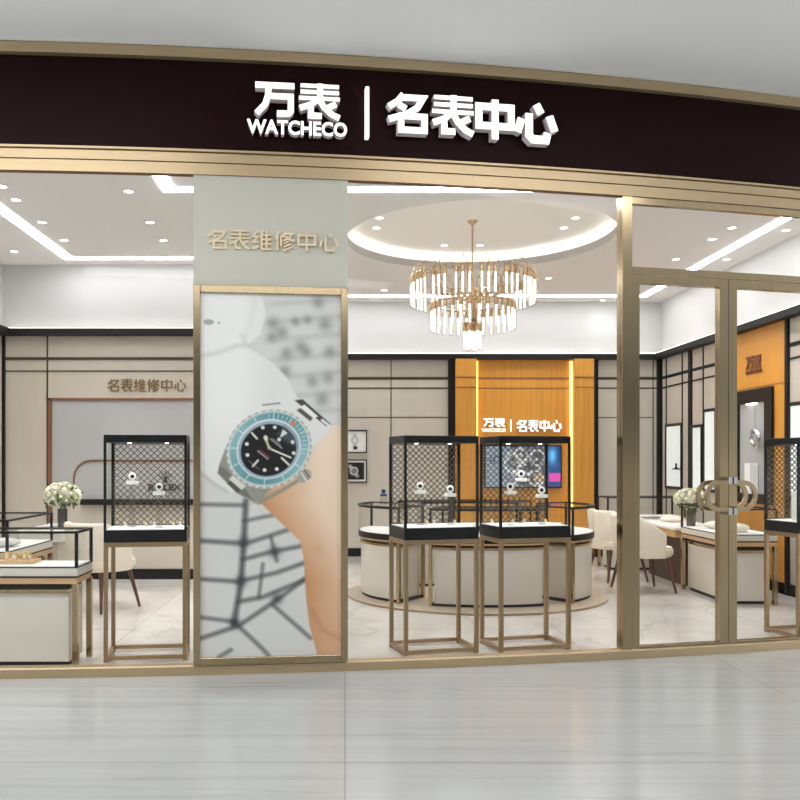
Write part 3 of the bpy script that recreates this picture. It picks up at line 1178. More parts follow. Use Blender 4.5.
def smooth_noise(shape, cell, seed):
    r = np.random.default_rng(seed)
    gy, gx = shape[0] // cell + 3, shape[1] // cell + 3
    g = r.random((gy, gx))
    yy, xx = np.arange(shape[0]) / cell, np.arange(shape[1]) / cell
    iy, ix = yy.astype(int), xx.astype(int)
    fy, fx = yy - iy, xx - ix
    fy, fx = (fy * fy * (3 - 2 * fy))[:, None], (fx * fx * (3 - 2 * fx))[None]
    a, b = g[np.ix_(iy, ix)], g[np.ix_(iy, ix + 1)]
    c, d = g[np.ix_(iy + 1, ix)], g[np.ix_(iy + 1, ix + 1)]
    return (a * (1 - fx) + b * fx) * (1 - fy) + (c * (1 - fx) + d * fx) * fy


def paint_poster():
    nx, ny = 212, 543
    P = Paint(200, 341, 293, 655, nx, ny, (214, 214, 211))
    X, Y = P.X, P.Y
    # blurred brick pavement, upper part: slanting light bands and dark blotches
    sl = Y + 0.10 * (X - 300)
    for k, yc in enumerate((300, 318, 336, 356, 374, 394, 412)):
        m = np.exp(-((sl - yc) / 3.4) ** 2) * np.clip((X - 255) / 25, 0, 1) * np.clip((430 - Y) / 12, 0, 1)
        P.over(m * 0.30, (160, 161, 160))
    for x, y, r in ((272, 322, 8), (281, 331, 8), (271, 336, 7), (318, 300, 8), (325, 322, 9), (300, 345, 8), (312, 380, 8), (286, 352, 8), (330, 350, 8), (322, 398, 9),
                    (295, 320, 6), (307, 318, 6), (284, 370, 8), (306, 350, 7), (328, 376, 8)):
        P.over(np.exp(-((X - x) ** 2 + (Y - y) ** 2) / (2 * (r * 0.55) ** 2)) * 0.5, (104, 106, 105))
    # sharper pavement joints below
    dark = (70, 74, 76)
    for pts, w in (([(200, 503), (243, 504)], 3), ([(200, 539), (240, 542)], 4), ([(200, 577), (237, 580), (275, 572), (305, 562)], 3.5),
                   ([(245, 500), (243, 540), (240, 582), (233, 622)], 5.5), ([(243, 520), (262, 516), (285, 512)], 2.5), ([(242, 543), (262, 537), (290, 528)], 3.4),
                   ([(242, 558), (270, 551), (303, 545)], 3.4), ([(270, 536), (276, 560)], 2.6), ([(238, 600), (262, 596), (303, 580)], 3.6), ([(200, 615), (234, 620)], 3),
                   ([(200, 636), (238, 624), (275, 600), (305, 578)], 3.6), ([(234, 621), (262, 648), (268, 655)], 3.2), ([(272, 604), (310, 638)], 3),
                   ([(262, 563), (258, 596)], 2.4), ([(218, 655), (230, 648)], 3)):
        P.line(pts, w, dark, soft=2.2, alpha=0.8)
    for x, y in ((243, 541), (240, 580), (234, 621), (274, 551), (276, 598)):
        P.over(np.exp(-((X - x) ** 2 + (Y - y) ** 2) / 30) * 0.7, (52, 56, 58))
    # skin
    skin = [(250, 503), (258, 500), (270, 512), (299, 540), (303, 556), (306, 600), (309, 625), (317, 655), (342, 655), (342, 424), (328, 424), (300, 470)]
    msk = P.poly_mask(skin, 0.9)
    t = np.clip((X - 258 - np.clip((Y - 500) * 0.55, 0, 45)) / 62, 0, 1)
    warm, pale = np.array([196, 138, 92.]), np.array([238, 214, 190.])
    col = warm + (pale - warm) * (t[..., None] ** 0.8)
    tp = np.clip((500 - Y) / 60, 0, 1)[..., None] * np.clip((X - 300) / 30, 0, 1)[..., None]
    col = col * (1 - tp * 0.7) + np.array([240, 222, 202.]) * tp * 0.7
    lo = np.clip((Y - 600) / 50, 0, 1)[..., None]
    col = col * (1 - lo * 0.35) + np.array([206, 150, 112.]) * lo * 0.35
    P.img = P.img * (1 - msk[..., None]) + col * msk[..., None]
    P.over(np.exp(-((X - 318) ** 2 + (Y - 549) ** 2) / 40) * 0.25 * msk, (196, 140, 100))
    P.line([(312, 610), (322, 630), (341, 640)], 3, (186, 128, 92), 3, 0.5)
    # white sleeve
    sleeve = [(199, 292), (257, 292), (262, 298), (265, 312), (260, 333), (246, 345), (258, 351), (272, 362), (286, 376), (298, 398), (290, 412), (240, 470), (231, 492), (222, 487), (208, 476), (199, 470)]
    ms = P.poly_mask(sleeve, 0.8)
    shade = 236 - 10 * np.clip((X - 240) / 30, 0, 1) - 10 * np.clip((Y - 420) / 60, 0, 1)
    P.img = P.img * (1 - ms[..., None]) + (shade[..., None] * np.array([1, 1, 0.99])) * ms[..., None]
    P.line([(200, 356), (218, 352), (236, 345), (246, 344)], 2.5, (188, 188, 180), 3, 0.6)
    P.line([(240, 334), (246, 345), (262, 354)], 2, (196, 196, 190), 2.5, 0.5)
    P.line([(199, 470), (212, 482), (226, 490)], 2.5, (178, 182, 172), 2, 0.6)
    P.line([(254, 296), (250, 320), (244, 336)], 2, (212, 212, 208), 4, 0.5)
    P.over(P.ell(208, 322, 4.8, 2.6) * 0.8, (128, 130, 128))
    P.over(P.ell(208, 322, 3.0, 1.2) * 0.6, (196, 198, 196))
    P.over(P.ell(218, 322.5, 0.9, 0.9) * 0.9, (90, 92, 92))
    # bracelet
    P.poly([(262, 404), (274, 402), (296, 397), (304, 399), (331, 424), (326, 434), (312, 446), (298, 430)], (226, 226, 223), 0.7)
    P.poly([(294, 399), (302, 398), (331, 423), (326, 425)], (70, 68, 66), 0.7)
    P.poly([(296, 409), (301, 406), (313, 416), (310, 420)], (92, 88, 84), 0.6)
    P.poly([(299, 406), (304, 403), (318, 415), (313, 417)], (238, 238, 236), 0.6)
    P.line([(322, 419), (330, 425)], 3, (225, 225, 225), 0.6)
    P.line([(262, 404), (279, 402)], 1.2, (120, 118, 112), 0.7)
    P.poly([(226, 444), (219, 462), (217, 472), (236, 492), (250, 500), (258, 503), (264, 494), (276, 484)], (148, 150, 138), 0.7)
    P.poly([(219, 464), (227, 470), (246, 490), (252, 499), (236, 491), (217, 472)], (116, 118, 106), 0.8)
    P.poly([(228, 478), (232, 474), (245, 485), (241, 489)], (216, 218, 212), 0.6)
    P.poly([(226, 482), (230, 480), (240, 490), (236, 491)], (82, 84, 78), 0.6)
    P.line([(258, 502), (282, 489), (300, 478)], 3.5, (150, 146, 132), 1.0)
    # watch case with knurled edge, crown
    P.over(P.ell(268.5, 448, 44, 38.5, -0.45), (196, 197, 192))
    P.over(P.ell(303.5, 475, 8, 6.0, -0.6), (168, 166, 158))
    P.line([(300, 471), (306, 480)], 1.2, (236, 236, 232), 0.5)
    P.line([(304, 469), (309, 477)], 1.2, (92, 90, 84), 0.5)
    for k in range(72):
        a = 2 * math.pi * k / 72
        u, v = 43 * math.cos(a), 37.6 * math.sin(a)
        c, q = math.cos(-0.45), math.sin(-0.45)
        P.over(P.ell(268.5 + u * c - v * q, 448 + u * q + v * c, 0.8, 0.8) * 0.7, (132, 132, 126) if k % 2 else (240, 240, 238))
    # teal bezel
    P.over(P.ell(268.3, 447.6, 41.5, 36.0, -0.45), (222, 228, 228))
    tq = (0.5 + 0.5 * np.sin(np.arctan2(Y - 447, X - 268) * 2 + 0.8))[..., None]
    P.over(P.ell(268.3, 447.6, 40.6, 35.2, -0.45), np.array([100, 152, 158.]) * (1 - tq) + np.array([142, 184, 188.]) * tq)
    for k in range(48):
        a = 2 * math.pi * k / 48
        big = k % 4 == 0
        if not big and not (k > 38 or k < 6):
            continue
        r0, r1 = (0.84, 0.97) if big else (0.86, 0.95)
        c, q = math.cos(-0.45), math.sin(-0.45)
        e = []
        for r in (r0, r1):
            u, v = 40.6 * r * math.cos(a), 35.2 * r * math.sin(a)
            e.append((268.3 + u * c - v * q, 447.6 + u * q + v * c))
        P.line(e, 0.9 if big else 0.6, (226, 236, 236), 0.45)
    P.poly([(289, 422), (293, 419), (295, 424), (291, 426)], (204, 128, 108), 0.6)
    P.over(P.ell(268, 448, 33, 29.5, -0.45), (222, 229, 232))
    P.over(P.ell(268, 448.4, 31.6, 28.0, -0.45), (160, 178, 190))
    P.over(P.ell(267.8, 449, 28.4, 25.4, -0.45), (24, 25, 28))
    P.poly([(276, 433), (284, 425), (295, 436), (296, 446), (284, 440)], (86, 104, 118), 2.5, 0.7)
    g = (226, 224, 214)
    for cx, cy in ((262, 426.5), (274, 426.2), (246, 443), (246.6, 454), (263.7, 469), (276, 468), (293, 452), (292, 441), (278.3, 438.5)):
        P.over(P.ell(cx, cy, 2.0, 1.9, 0, 0.5), g)
    for a, b in (((251, 432), (256, 437.5)), ((257, 459.5), (252, 465)), ((281, 457), (288, 463.5))):
        P.line([a, b], 2.2, g, 0.5)
    P.poly([(282, 428), (287, 432), (279, 437)], (222, 222, 212), 0.5)
    P.line([(270, 438), (281, 447)], 1.4, (206, 206, 204), 0.6, 0.8)
    P.line([(272, 437.5), (280, 444)], 0.7, (230, 230, 228), 0.5, 0.7)
    P.line([(257, 450), (267, 458)], 1.2, (206, 206, 206), 0.5, 0.9)
    P.line([(259, 449), (268.5, 456.5)], 1.2, (178, 62, 84), 0.5, 0.9)
    P.line([(248, 460), (258, 468)], 0.8, (180, 180, 180), 0.5, 0.7)
    P.line([(268, 446), (264.5, 437)], 2.4, (206, 200, 170), 0.6)
    P.over(P.ell(265, 437, 2.2, 3.0, -0.4), (224, 220, 196))
    P.line([(268, 446.5), (272, 449)], 1.4, (170, 160, 130), 0.5)
    P.line([(271, 448.5), (290, 456.5)], 1.9, (232, 228, 216), 0.5)
    P.over(P.ell(268.5, 446.8, 1.8, 1.8), (200, 190, 160))
    return nx, ny, P.img


# poster in its gold frame on the pillar
OFFP = 0.02
pa, pb = arc(phi_at(193.5, OFFP), OFFP), arc(phi_at(347.5, OFFP), OFFP)
pv = Vector((pb[0] - pa[0], pb[1] - pa[1]))
pw, pyaw = pv.length, math.atan2(pv.y, pv.x)
Dp = (pa[1] + pb[1]) / 2
poster = thing('poster', 'tall framed poster of a wrist wearing a teal bezel watch', 'poster', (pa[0], pa[1], 0), pyaw)
kx = pw / 154.0
zt, zb = PZ(287, Dp), Z_SILL
fw, fz0, fz1 = 7.0 * kx, PZ(655.5, Dp), PZ(294.5, Dp)
mb = MB()
mb.box(0, fw, -0.028, 0.0, zb, zt)
mb.box(pw - fw, pw, -0.028, 0.0, zb, zt)
mb.box(fw, pw - fw, -0.028, 0.0, fz1, zt)
mb.box(fw, pw - fw, -0.028, 0.0, zb, fz0)
mb.build('frame', M['gold'], poster, bevel=0.003)
MB().box(fw, pw - fw, -0.008, 0.0, fz0, fz1).build('backing', M['white'], poster)
nx, ny, img = paint_poster()
grid_print('printed_sheet', ((fw, -0.010, fz1), (pw - fw, -0.010, fz1), (fw, -0.010, fz0)), nx, ny, img, M['print'], poster)


def paint_screen():
    nx, ny = 150, 80
    P = Paint(485, 559, 447, 486, nx, ny, (120, 134, 150))
    X, Y = P.X, P.Y
    n = smooth_noise(X.shape, 9, 3)
    n2 = smooth_noise(X.shape, 4, 5)
    P.over(np.clip((X - 505) / 20, 0, 1), (84, 92, 106))
    P.over(np.clip((n - 0.45) * 2.2, 0, 1) * np.clip((X - 500) / 14, 0, 1) * np.clip((545 - X) / 8, 0, 1), (196, 200, 204))
    P.over(np.clip((n2 - 0.55) * 3, 0, 1) * np.clip((X - 500) / 14, 0, 1) * np.clip((545 - X) / 8, 0, 1), (40, 42, 50))
    for cx, cy, r in ((512, 463, 9), (520, 455, 7), (536, 458, 8), (535, 478, 8)):
        P.over((P.ell(cx, cy, r, r) - P.ell(cx, cy, r - 1.6, r - 1.6)) * 0.8, (210, 202, 188))
        P.over((P.ell(cx, cy, r * .5, r * .5) - P.ell(cx, cy, r * .3, r * .3)) * 0.7, (60, 58, 62))
    P.over(P.ell(537, 477, 5, 4) * 0.8, (182, 160, 130))
    P.over(np.clip((X - 546) / 2, 0, 1), (22, 60, 110))
    P.over(np.exp(-((X - 551) / 4) ** 2 - ((Y - 456) / 8) ** 2), (96, 168, 214))
    P.over(np.clip((X - 547) / 1, 0, 1) * np.clip((Y - 472) / 1.5, 0, 1) * np.clip((482 - Y) / 1.5, 0, 1) * 0.9, (206, 70, 150))
    P.over(np.clip((Y - 482) / 3, 0, 1) * np.clip((X - 546) / 2, 0, 1) * .7, (70, 60, 120))
    P.line([(490, 458), (490, 463)], 1.5, (70, 78, 96), 0.6)
    P.line([(494, 457), (493, 463)], 1.5, (70, 78, 96), 0.6)
    P.line([(498, 457), (499, 463)], 1.5, (70, 78, 96), 0.6)
    return nx, ny, P.img


YS = YN - 0.001
scr = thing('display_screen', 'wide lit screen with a blue grey watch picture on the orange niche', 'screen', (PX(522, YS), YS, 0))
x0, x1, z0, z1 = PX(485, YS) - PX(522, YS), PX(559.5, YS) - PX(522, YS), PZ(486.5, YS), PZ(446.5, YS)
MB().box(x0 - 0.02, x1 + 0.02, -0.05, 0, z0 - 0.02, z1 + 0.02).build('bezel', M['black'], scr, bevel=0.004)
nx, ny, img = paint_screen()
grid_print('picture', ((x0, -0.052, z1), (x1, -0.052, z1), (x0, -0.052, z0)), nx, ny, img, M['screen'], scr)


def paint_small(darkbg):
    P = Paint(0, 26, 0, 23, 52, 46, (20, 20, 22) if darkbg else (244, 244, 242))
    if darkbg:
        P.line([(8, 5), (17, 18)], 5, (170, 172, 172), 0.8)
        P.over(P.ell(13, 11.5, 5.5, 6.0, 0.6), (206, 208, 208))
        P.over(P.ell(13, 11.5, 3.6, 4.0, 0.6), (120, 124, 128))
    else:
        P.line([(14, 4), (14, 17)], 4.5, (196, 200, 204), 0.8)
        P.over(P.ell(14, 10, 4.4, 4.6), (186, 190, 194))
        P.over(P.ell(14, 10, 3, 3.2), (226, 228, 230))
        P.poly([(12, 17.5), (17, 17.5), (16.5, 21), (12.5, 21)], (30, 30, 34), 0.5)
    return 52, 46, P.img


for dk, ya, yb, lab in ((0, 430, 453, 'white picture of a watch in a black frame, upper one beside the pillar'),
                        (1, 459.5, 482.5, 'black picture of a silver watch in a black frame, lower one beside the pillar')):
    D = YB - 0.001
    x0, x1, z0, z1 = PX(341, D), PX(367, D), PZ(yb, D), PZ(ya, D)
    pic = thing('framed_picture', lab, 'picture', ((x0 + x1) / 2, D, z0), group='small watch pictures on the back wall')
    w2, hh = (x1 - x0) / 2, z1 - z0
    mb = MB()
    t = 0.014
    mb.box(-w2, w2, -0.03, 0, 0, t)
    mb.box(-w2, w2, -0.03, 0, hh - t, hh)
    mb.box(-w2, -w2 + t, -0.03, 0, t, hh - t)
    mb.box(w2 - t, w2, -0.03, 0, t, hh - t)
    mb.build('frame', M['black'], pic)
    MB().box(-w2 + t, w2 - t, -0.012, 0, t, hh - t).build('mount_board', M['white'], pic)
    nx, ny, img = paint_small(dk)
    if dk:
        a, b = w2 - t - 0.025, t + 0.025
        zz0, zz1 = b, hh - b
    else:
        a, zz0, zz1 = w2 - t - 0.012, t + 0.012, hh - t - 0.012
    grid_print('photo', ((-a, -0.014, zz1), (a, -0.014, zz1), (-a, -0.014, zz0)), nx, ny, img, M['print'], pic)


# ------------------------------------------------------------------ lit showcases on the right wall
def showcase(name, xa, xb, z0, z1, label, lit=True, depth=0.014, ft=0.035):
    y1, y0 = ry(xa), ry(xb)
    t = thing(name, label, 'showcase', (XR - 0.009, (y0 + y1) / 2, z0), group='showcases in the side wall')
    h, w2 = z1 - z0, (y1 - y0) / 2
    mb = MB()
    mb.box(-depth, 0, -w2, -w2 + ft, 0, h)
    mb.box(-depth, 0, w2 - ft, w2, 0, h)
    mb.box(-depth, 0, -w2 + ft, w2 - ft, 0, ft)
    mb.box(-depth, 0, -w2 + ft, w2 - ft, h - ft, h)
    mb.build('frame', M['black'], t)
    MB().box(-depth * 0.35, 0, -w2 + ft, w2 - ft, ft, h - ft).build('back_panel', M['lightbox'] if lit else M['grey_panel'], t)
    return t


s1 = showcase('wall_showcase', 666.5, 683, 0.91, 1.745, 'white lit showcase in a black frame, closest to the room corner')
s2 = showcase('wall_showcase', 692.6, 703.4, 0.91, 1.70, 'narrow white lit showcase between the black post and the taller showcase')
s3 = showcase('wall_showcase', 704.5, 717.5, 0.91, 1.87, 'tallest white lit showcase beside the meeting stile of the doors')
s4 = showcase('wall_showcase', 790, 812, 0.91, 1.82, 'white lit showcase beyond the orange wall, above the tall case')
# small shelf ornaments in the first one
ym = ry(680)
o = MB().box(XR - 0.08, XR - 0.02, ym - 0.05, ym + 0.05, 1.16, 1.175).build('shelf', M['black'])
tag(o, 'tiny black shelf on the white lit panel closest to the room corner', 'shelf')
ww = thing('bracelet_bust', 'tiny dark watch bust on the little shelf of the lit panel', 'watch', (XR - 0.05, ym, 1.175))
MB().lathe([(0.022, 0), (0.018, 0.01), (0.010, 0.03), (0.016, 0.055), (0.0, 0.07)], 10).build('bust', M['black'], ww)

# big black framed niche
y1, y0 = ry(737), ry(776.5)
nz0, nz1, ft = 0.84, 2.0, 0.14
nich = thing('wall_showcase', 'deep black framed showcase set in the orange wall under the brown logo', 'showcase', (XR - 0.021, (y0 + y1) / 2, nz0), group='showcases in the side wall')
w2, h = (y1 - y0) / 2, nz1 - nz0
mb = MB()
mb.box(-0.035, 0, -w2, -w2 + ft, 0, h)
mb.box(-0.035, 0, w2 - ft, w2, 0, h)
mb.box(-0.035, 0, -w2 + ft, w2 - ft, h - ft, h)
mb.box(-0.035, 0, -w2 + ft, w2 - ft, 0, 0.10)
mb.build('frame', M['black'], nich, bevel=0.004)
MB().box(-0.012, 0, -w2 + ft, w2 - ft, 0.10, h - ft).build('back_panel', M['grey_panel'], nich)
MB().box(-0.032, -0.016, -0.1, 0.1, h - ft - 0.012, h - ft).build('lamp', M['lamp'], nich)
ym = ry(759)
MB().box(XR - 0.12, XR - 0.04, ym - 0.06, ym + 0.06, nz0 + 0.10, PZ(463, ym)).build('white_block', M['white'])
tag(bpy.data.objects['white_block'], 'white display block standing in the black framed showcase', 'display block')
bpy.data.objects['white_block'].name = 'display_block'
gl = thing('glass_ornament', 'clear glass loop ornament hanging in the black framed showcase', 'ornament', (XR - 0.08, ry(763), 1.50))
pts = []
for i in range(25):
    a = 2 * math.pi * i / 24
    pts.append((0, 0.075 * math.sin(a), 0.075 * math.cos(a) * (1.0 + 0.12 * math.sin(2 * a))))
MB().tube(pts, 0.022, 8).build('loop', M['steel'], gl)
MB().tube([(0, 0, 0.09), (0, 0, nz1 - ft - 1.50)], 0.003, 6).build('hanger', M['steel'], gl)


# ------------------------------------------------------------------ tall display cases
def lattice_mesh(w, h):
    mb = MB()
    cell = 0.043
    nx = int(round(w / cell))
    nz = int(round(h / cell))
    cw, ch = w / nx, h / nz
    t = 0.0026

    def bar(a, b):
        a, b = Vector(a), Vector(b)
        d = (b - a).normalized()
        n = Vector((-d.y, d.x)) * t
        vs = [(p.x, y, p.y) for y in (-0.003, 0.003) for p in (a + n, a - n, b - n, b + n)]
        mb.add(vs, [(0, 1, 2, 3), (7, 6, 5, 4), (0, 4, 5, 1), (2, 6, 7, 3), (1, 5, 6, 2), (3, 7, 4, 0)])

    for i in range(nx):
        for j in range(nz):
            cx, cz = (i + .5) * cw - w / 2, (j + .5) * ch
            # ogee diamond: straight diagonals with a small waist at the nodes
            bar((cx - cw / 2, cz), (cx, cz + ch / 2))
            bar((cx, cz + ch / 2), (cx + cw / 2, cz))
            bar((cx + cw / 2, cz), (cx, cz - ch / 2))
            bar((cx, cz - ch / 2), (cx - cw / 2, cz))
    for x in (-w / 2, w / 2 - 0.006):
        mb.box(x, x + 0.006, -0.003, 0.003, 0, h)
    for z in (0, h - 0.006):
        mb.box(-w / 2, w / 2, -0.003, 0.003, z, z + 0.006)
    return mb


CW, CD, CZ0, CZB, CZ1 = 0.518, 0.345, 0.757, 0.835, 1.44


def make_case(label, loc, yaw):
    """origin at the middle of the footprint on the floor; front towards -y"""
    t = thing('display_case', label, 'display case', loc, yaw, 'tall glass cases behind the shopfront')
    w, d, g = CW / 2, CD / 2, 0.013
    for sx in (-1, 1):
        for sy in (-1, 1):
            x, y = sx * (w - g), sy * (d - g)
            MB().box(x - g, x + g, y - g, y + g, 0, CZ0).build('leg', M['gold_stand'], t)
    for z0, z1 in ((0.012, 0.036), (CZ0 - 0.03, CZ0)):
        mb = MB()
        for s in (-1, 1):
            y = s * (d - g)
            mb.box(-w + 2 * g, w - 2 * g, y - g, y + g, z0, z1)
            x = s * (w - g)
            mb.box(x - g, x + g, -d + 2 * g, d - 2 * g, z0, z1)
        mb.build('stand_rail', M['gold_stand'], t)
    MB().box(-w, w, -d, d, CZ0, CZB).build('base_box', M['black'], t, bevel=0.003)
    MB().box(-w + 0.012, w - 0.012, -d + 0.012, d - 0.012, CZB, CZB + 0.004).build('display_floor', M['white_soft'], t)
    p = 0.008
    for sx in (-1, 1):
        for sy in (-1, 1):
            x, y = sx * (w - p), sy * (d - p)
            MB().box(x - p, x + p, y - p, y + p, CZB, CZ1 - 0.048).build('post', M['black'], t)
    MB().box(-w, w, -d, d, CZ1 - 0.048, CZ1).build('lid', M['black'], t, bevel=0.003)
    mb = MB()
    for s in (-1, 1):
        mb.box(s * (w - 0.006) - 0.002, s * (w - 0.006) + 0.002, -d + 2 * p, d - 2 * p, CZB + 0.004, CZ1 - 0.048)
    mb.box(-w + 2 * p, w - 2 * p, -d + 0.004, -d + 0.008, CZB + 0.004, CZ1 - 0.048)
    mb.build('glass', M['case_glass'], t)
    o = lattice_mesh(CW - 4 * p, CZ1 - 0.048 - CZB - 0.006).build('lattice_screen', M['lattice'], t)
    o.location = (0, d - 0.010, CZB + 0.005)
    for x in (-0.12, 0.12):
        MB().lathe([(0.0, -0.004), (0.012, -0.004), (0.012, 0), (0.0, 0)], 12, (x, 0, CZ1 - 0.048)).build('lamp', M['lamp'], t)
    return t


def case_centre(fl, yaw, anchor='front'):
    c, s = math.cos(yaw), math.sin(yaw)
    u, v = CW / 2, (CD / 2 if anchor == 'front' else -CD / 2)
    return (fl[0] + c * u - s * v, fl[1] + s * u + c * v, 0)


YW_L, YW_1, YW_2, YW_R = math.radians(7), math.radians(14), math.radians(14), math.radians(13)
C_L = case_centre((PX(103.5, 5.37), 5.37), YW_L)
C_1 = case_centre((PX(404.5, 5.52), 5.52), YW_1)
C_2 = case_centre((PX(500, 5.62), 5.62), YW_2)
C_R = case_centre((PX(764, 6.36), 6.36), YW_R, 'back')
case_l = make_case('tall black glass case on gold legs standing alone beside the poster pillar', C_L, YW_L)
case_1 = copy_tree(case_l, C_1, YW_1, 'two-watch tall black glass case before the round counter, towards the poster pillar')
case_2 = copy_tree(case_l, C_2, YW_2, 'three-watch tall black glass case before the round counter, towards the doors')
case_r = copy_tree(case_l, C_R, YW_R, 'tall black glass case cut by the frame behind the open door leaf')


def local(c, yaw, x, y, z):
    return (c[0] + x * math.cos(yaw) - y * math.sin(yaw), c[1] + x * math.sin(yaw) + y * math.cos(yaw), z)


# watches on clear risers
def make_riser(h, label, loc, yaw):
    t = thing('watch_riser', label, 'display stand', loc, yaw, 'clear risers in the tall cases')
    MB().box(-0.017, 0.017, -0.017, 0.017, 0.004, h).build('column', M['acrylic'], t)
    MB().box(-0.026, 0.026, -0.024, 0.024, 0, 0.004).build('foot', M['acrylic'], t)
    mb = MB()
    n = 20
    for z0, z1, sc in ((h, h + 0.006, 0.9), (h + 0.006, h + 0.018, 1.0), (h + 0.018, h + 0.023, 0.92)):
        mb.prism([(0.040 * sc * math.copysign(abs(math.cos(a)) ** .4, math.cos(a)), 0.028 * sc * math.copysign(abs(math.sin(a)) ** .4, math.sin(a)))
                  for a in [2 * math.pi * k / n for k in range(n)]], z0, z1)
    mb.build('pad', M['white_soft'], t)
    return t


def make_watch(label, loc, yaw, dial='dial'):
    t = thing('watch', label, 'watch', loc, yaw, 'watches in the tall cases')
    # band stands upright as an oval loop, dial faces the front (-y)
    mb = MB()
    N = 28
    vs, fs = [], []
    for k in range(N):
        a = 2 * math.pi * k / N
        x, z = 0.0, 0.026 + 0.026 * math.sin(a)
        y = 0.012 * math.cos(a)
        for dx, sc in ((-0.013, 1.0), (0.013, 1.0), (0.013, 0.80), (-0.013, 0.80)):
            vs.append((dx, y * sc, 0.026 + (z - 0.026) * sc))
    for k in range(N):
        k2 = (k + 1) % N
        for j in range(4):
            j2 = (j + 1) % 4
            fs.append((k * 4 + j, k2 * 4 + j, k2 * 4 + j2, k * 4 + j2))
    mb.add(vs, fs, 0, True)
    mb.build('strap', M['white_soft'], t)
    o = MB().lathe([(0.0, 0), (0.023, 0), (0.025, 0.003), (0.025, 0.006), (0.020, 0.009), (0.0, 0.009)], 20).build('watch_case', M['white_soft'], t)
    o.rotation_euler = (math.pi / 2, 0, 0)
    o.location = (0, -0.008, 0.030)
    o = MB().lathe([(0.0, 0), (0.0125, 0), (0.0125, 0.002), (0.0, 0.002)], 18).build('dial', M[dial], t)
    o.rotation_euler = (math.pi / 2, 0, 0)
    o.location = (0, -0.0171, 0.030)
    return t


FL = CZB + 0.0045
for c, yw in ((C_L, YW_L), (C_1, YW_1), (C_2, YW_2), (C_R, YW_R)):
    for x in (-0.12, 0.12):
        spot(local(c, yw, x, 0, CZ1 - 0.058), 7.0, angle=125)
WATCHES = [
    # case, local x, local y, riser height, riser label, watch label
    (C_L, YW_L, -0.105, 0.02, 0.280, 'taller clear riser in the lone case beside the poster pillar', 'white watch on the taller riser of the lone case beside the pillar'),
    (C_L, YW_L, 0.072, -0.03, 0.212, 'shorter clear riser in the lone case beside the poster pillar', 'white watch on the shorter riser of the lone case beside the pillar'),
    (C_1, YW_1, -0.082, 0.03, 0.212, 'clear riser in the two-watch case, on the pillar side', 'white watch of the two-watch case, on the pillar side'),
    (C_1, YW_1, 0.135, 0.03, 0.190, 'clear riser in the two-watch case, on the door side', 'white watch of the two-watch case, on the door side'),
    (C_2, YW_2, -0.128, -0.05, 0.208, 'clear riser in the three-watch case, on the pillar side', 'white watch of the three-watch case, on the pillar side'),
    (C_2, YW_2, 0.005, 0.06, 0.292, 'tallest clear riser, in the middle of the three-watch case', 'white watch raised highest, in the middle of the three-watch case'),
    (C_2, YW_2, 0.105, -0.05, 0.182, 'clear riser in the three-watch case, on the door side', 'white watch of the three-watch case, on the door side'),
]
for c, yw, x, y, h, rl, wl_ in WATCHES:
    make_riser(h, rl, local(c, yw, x, y, FL), yw)
    make_watch(wl_, local(c, yw, x, y, FL + h + 0.0235), math.atan2(-local(c, yw, x, y, 0)[0], local(c, yw, x, y, 0)[1]))
blk = thing('display_block', 'tall white block in the case cut by the frame', 'display block', local(C_R, YW_R, -0.12, -0.04, FL), YW_R)
MB().box(-0.045, 0.045, -0.045, 0.045, 0, 0.21).build('block', M['white'], blk, bevel=0.003)
make_watch('white watch on the tall white block in the case cut by the frame', local(C_R, YW_R, -0.12, -0.04, FL + 0.2105), YW_R)


# small rings on the case floors
def make_ring_cone(label, loc, group):
    t = thing('ring_cone', label, 'ring holder', loc, 0, group)
    MB().lathe([(0.013, 0), (0.013, 0.003), (0.004, 0.030), (0.0, 0.032)], 12).build('cone', M['white_soft'], t)
    mb = MB()
    pts = [(0.0085 * math.cos(2 * math.pi * k / 12), 0.0085 * math.sin(2 * math.pi * k / 12), 0.016) for k in range(13)]
    mb.tube(pts, 0.0035, 6).build('ring', M['jewel_gold'], t)
    return t


cone = None
for ci, (c, yw, lab, xs) in enumerate(((C_L, YW_L, 'small white cone with a gold ring on the floor of the lone case', (-0.16, -0.02, 0.03, 0.16, 0.20)),
                                       (C_1, YW_1, 'small white cone with a gold ring on the floor of the two-watch case', (-0.18, -0.03, 0.04, 0.17)),
                                       (C_2, YW_2, 'small white cone with a gold ring on the floor of the three-watch case', (-0.20, -0.07, 0.04, 0.18)))):
    for k, x in enumerate(xs):
        loc = local(c, yw, x, 0.09 - 0.05 * (k % 2), FL)
        g = 'gold rings on cones, case %s' % ('one', 'two', 'three')[ci]
        if cone is None:
            cone = make_ring_cone(lab, loc, g)
        else:
            copy_tree(cone, loc, label=lab, group=g)


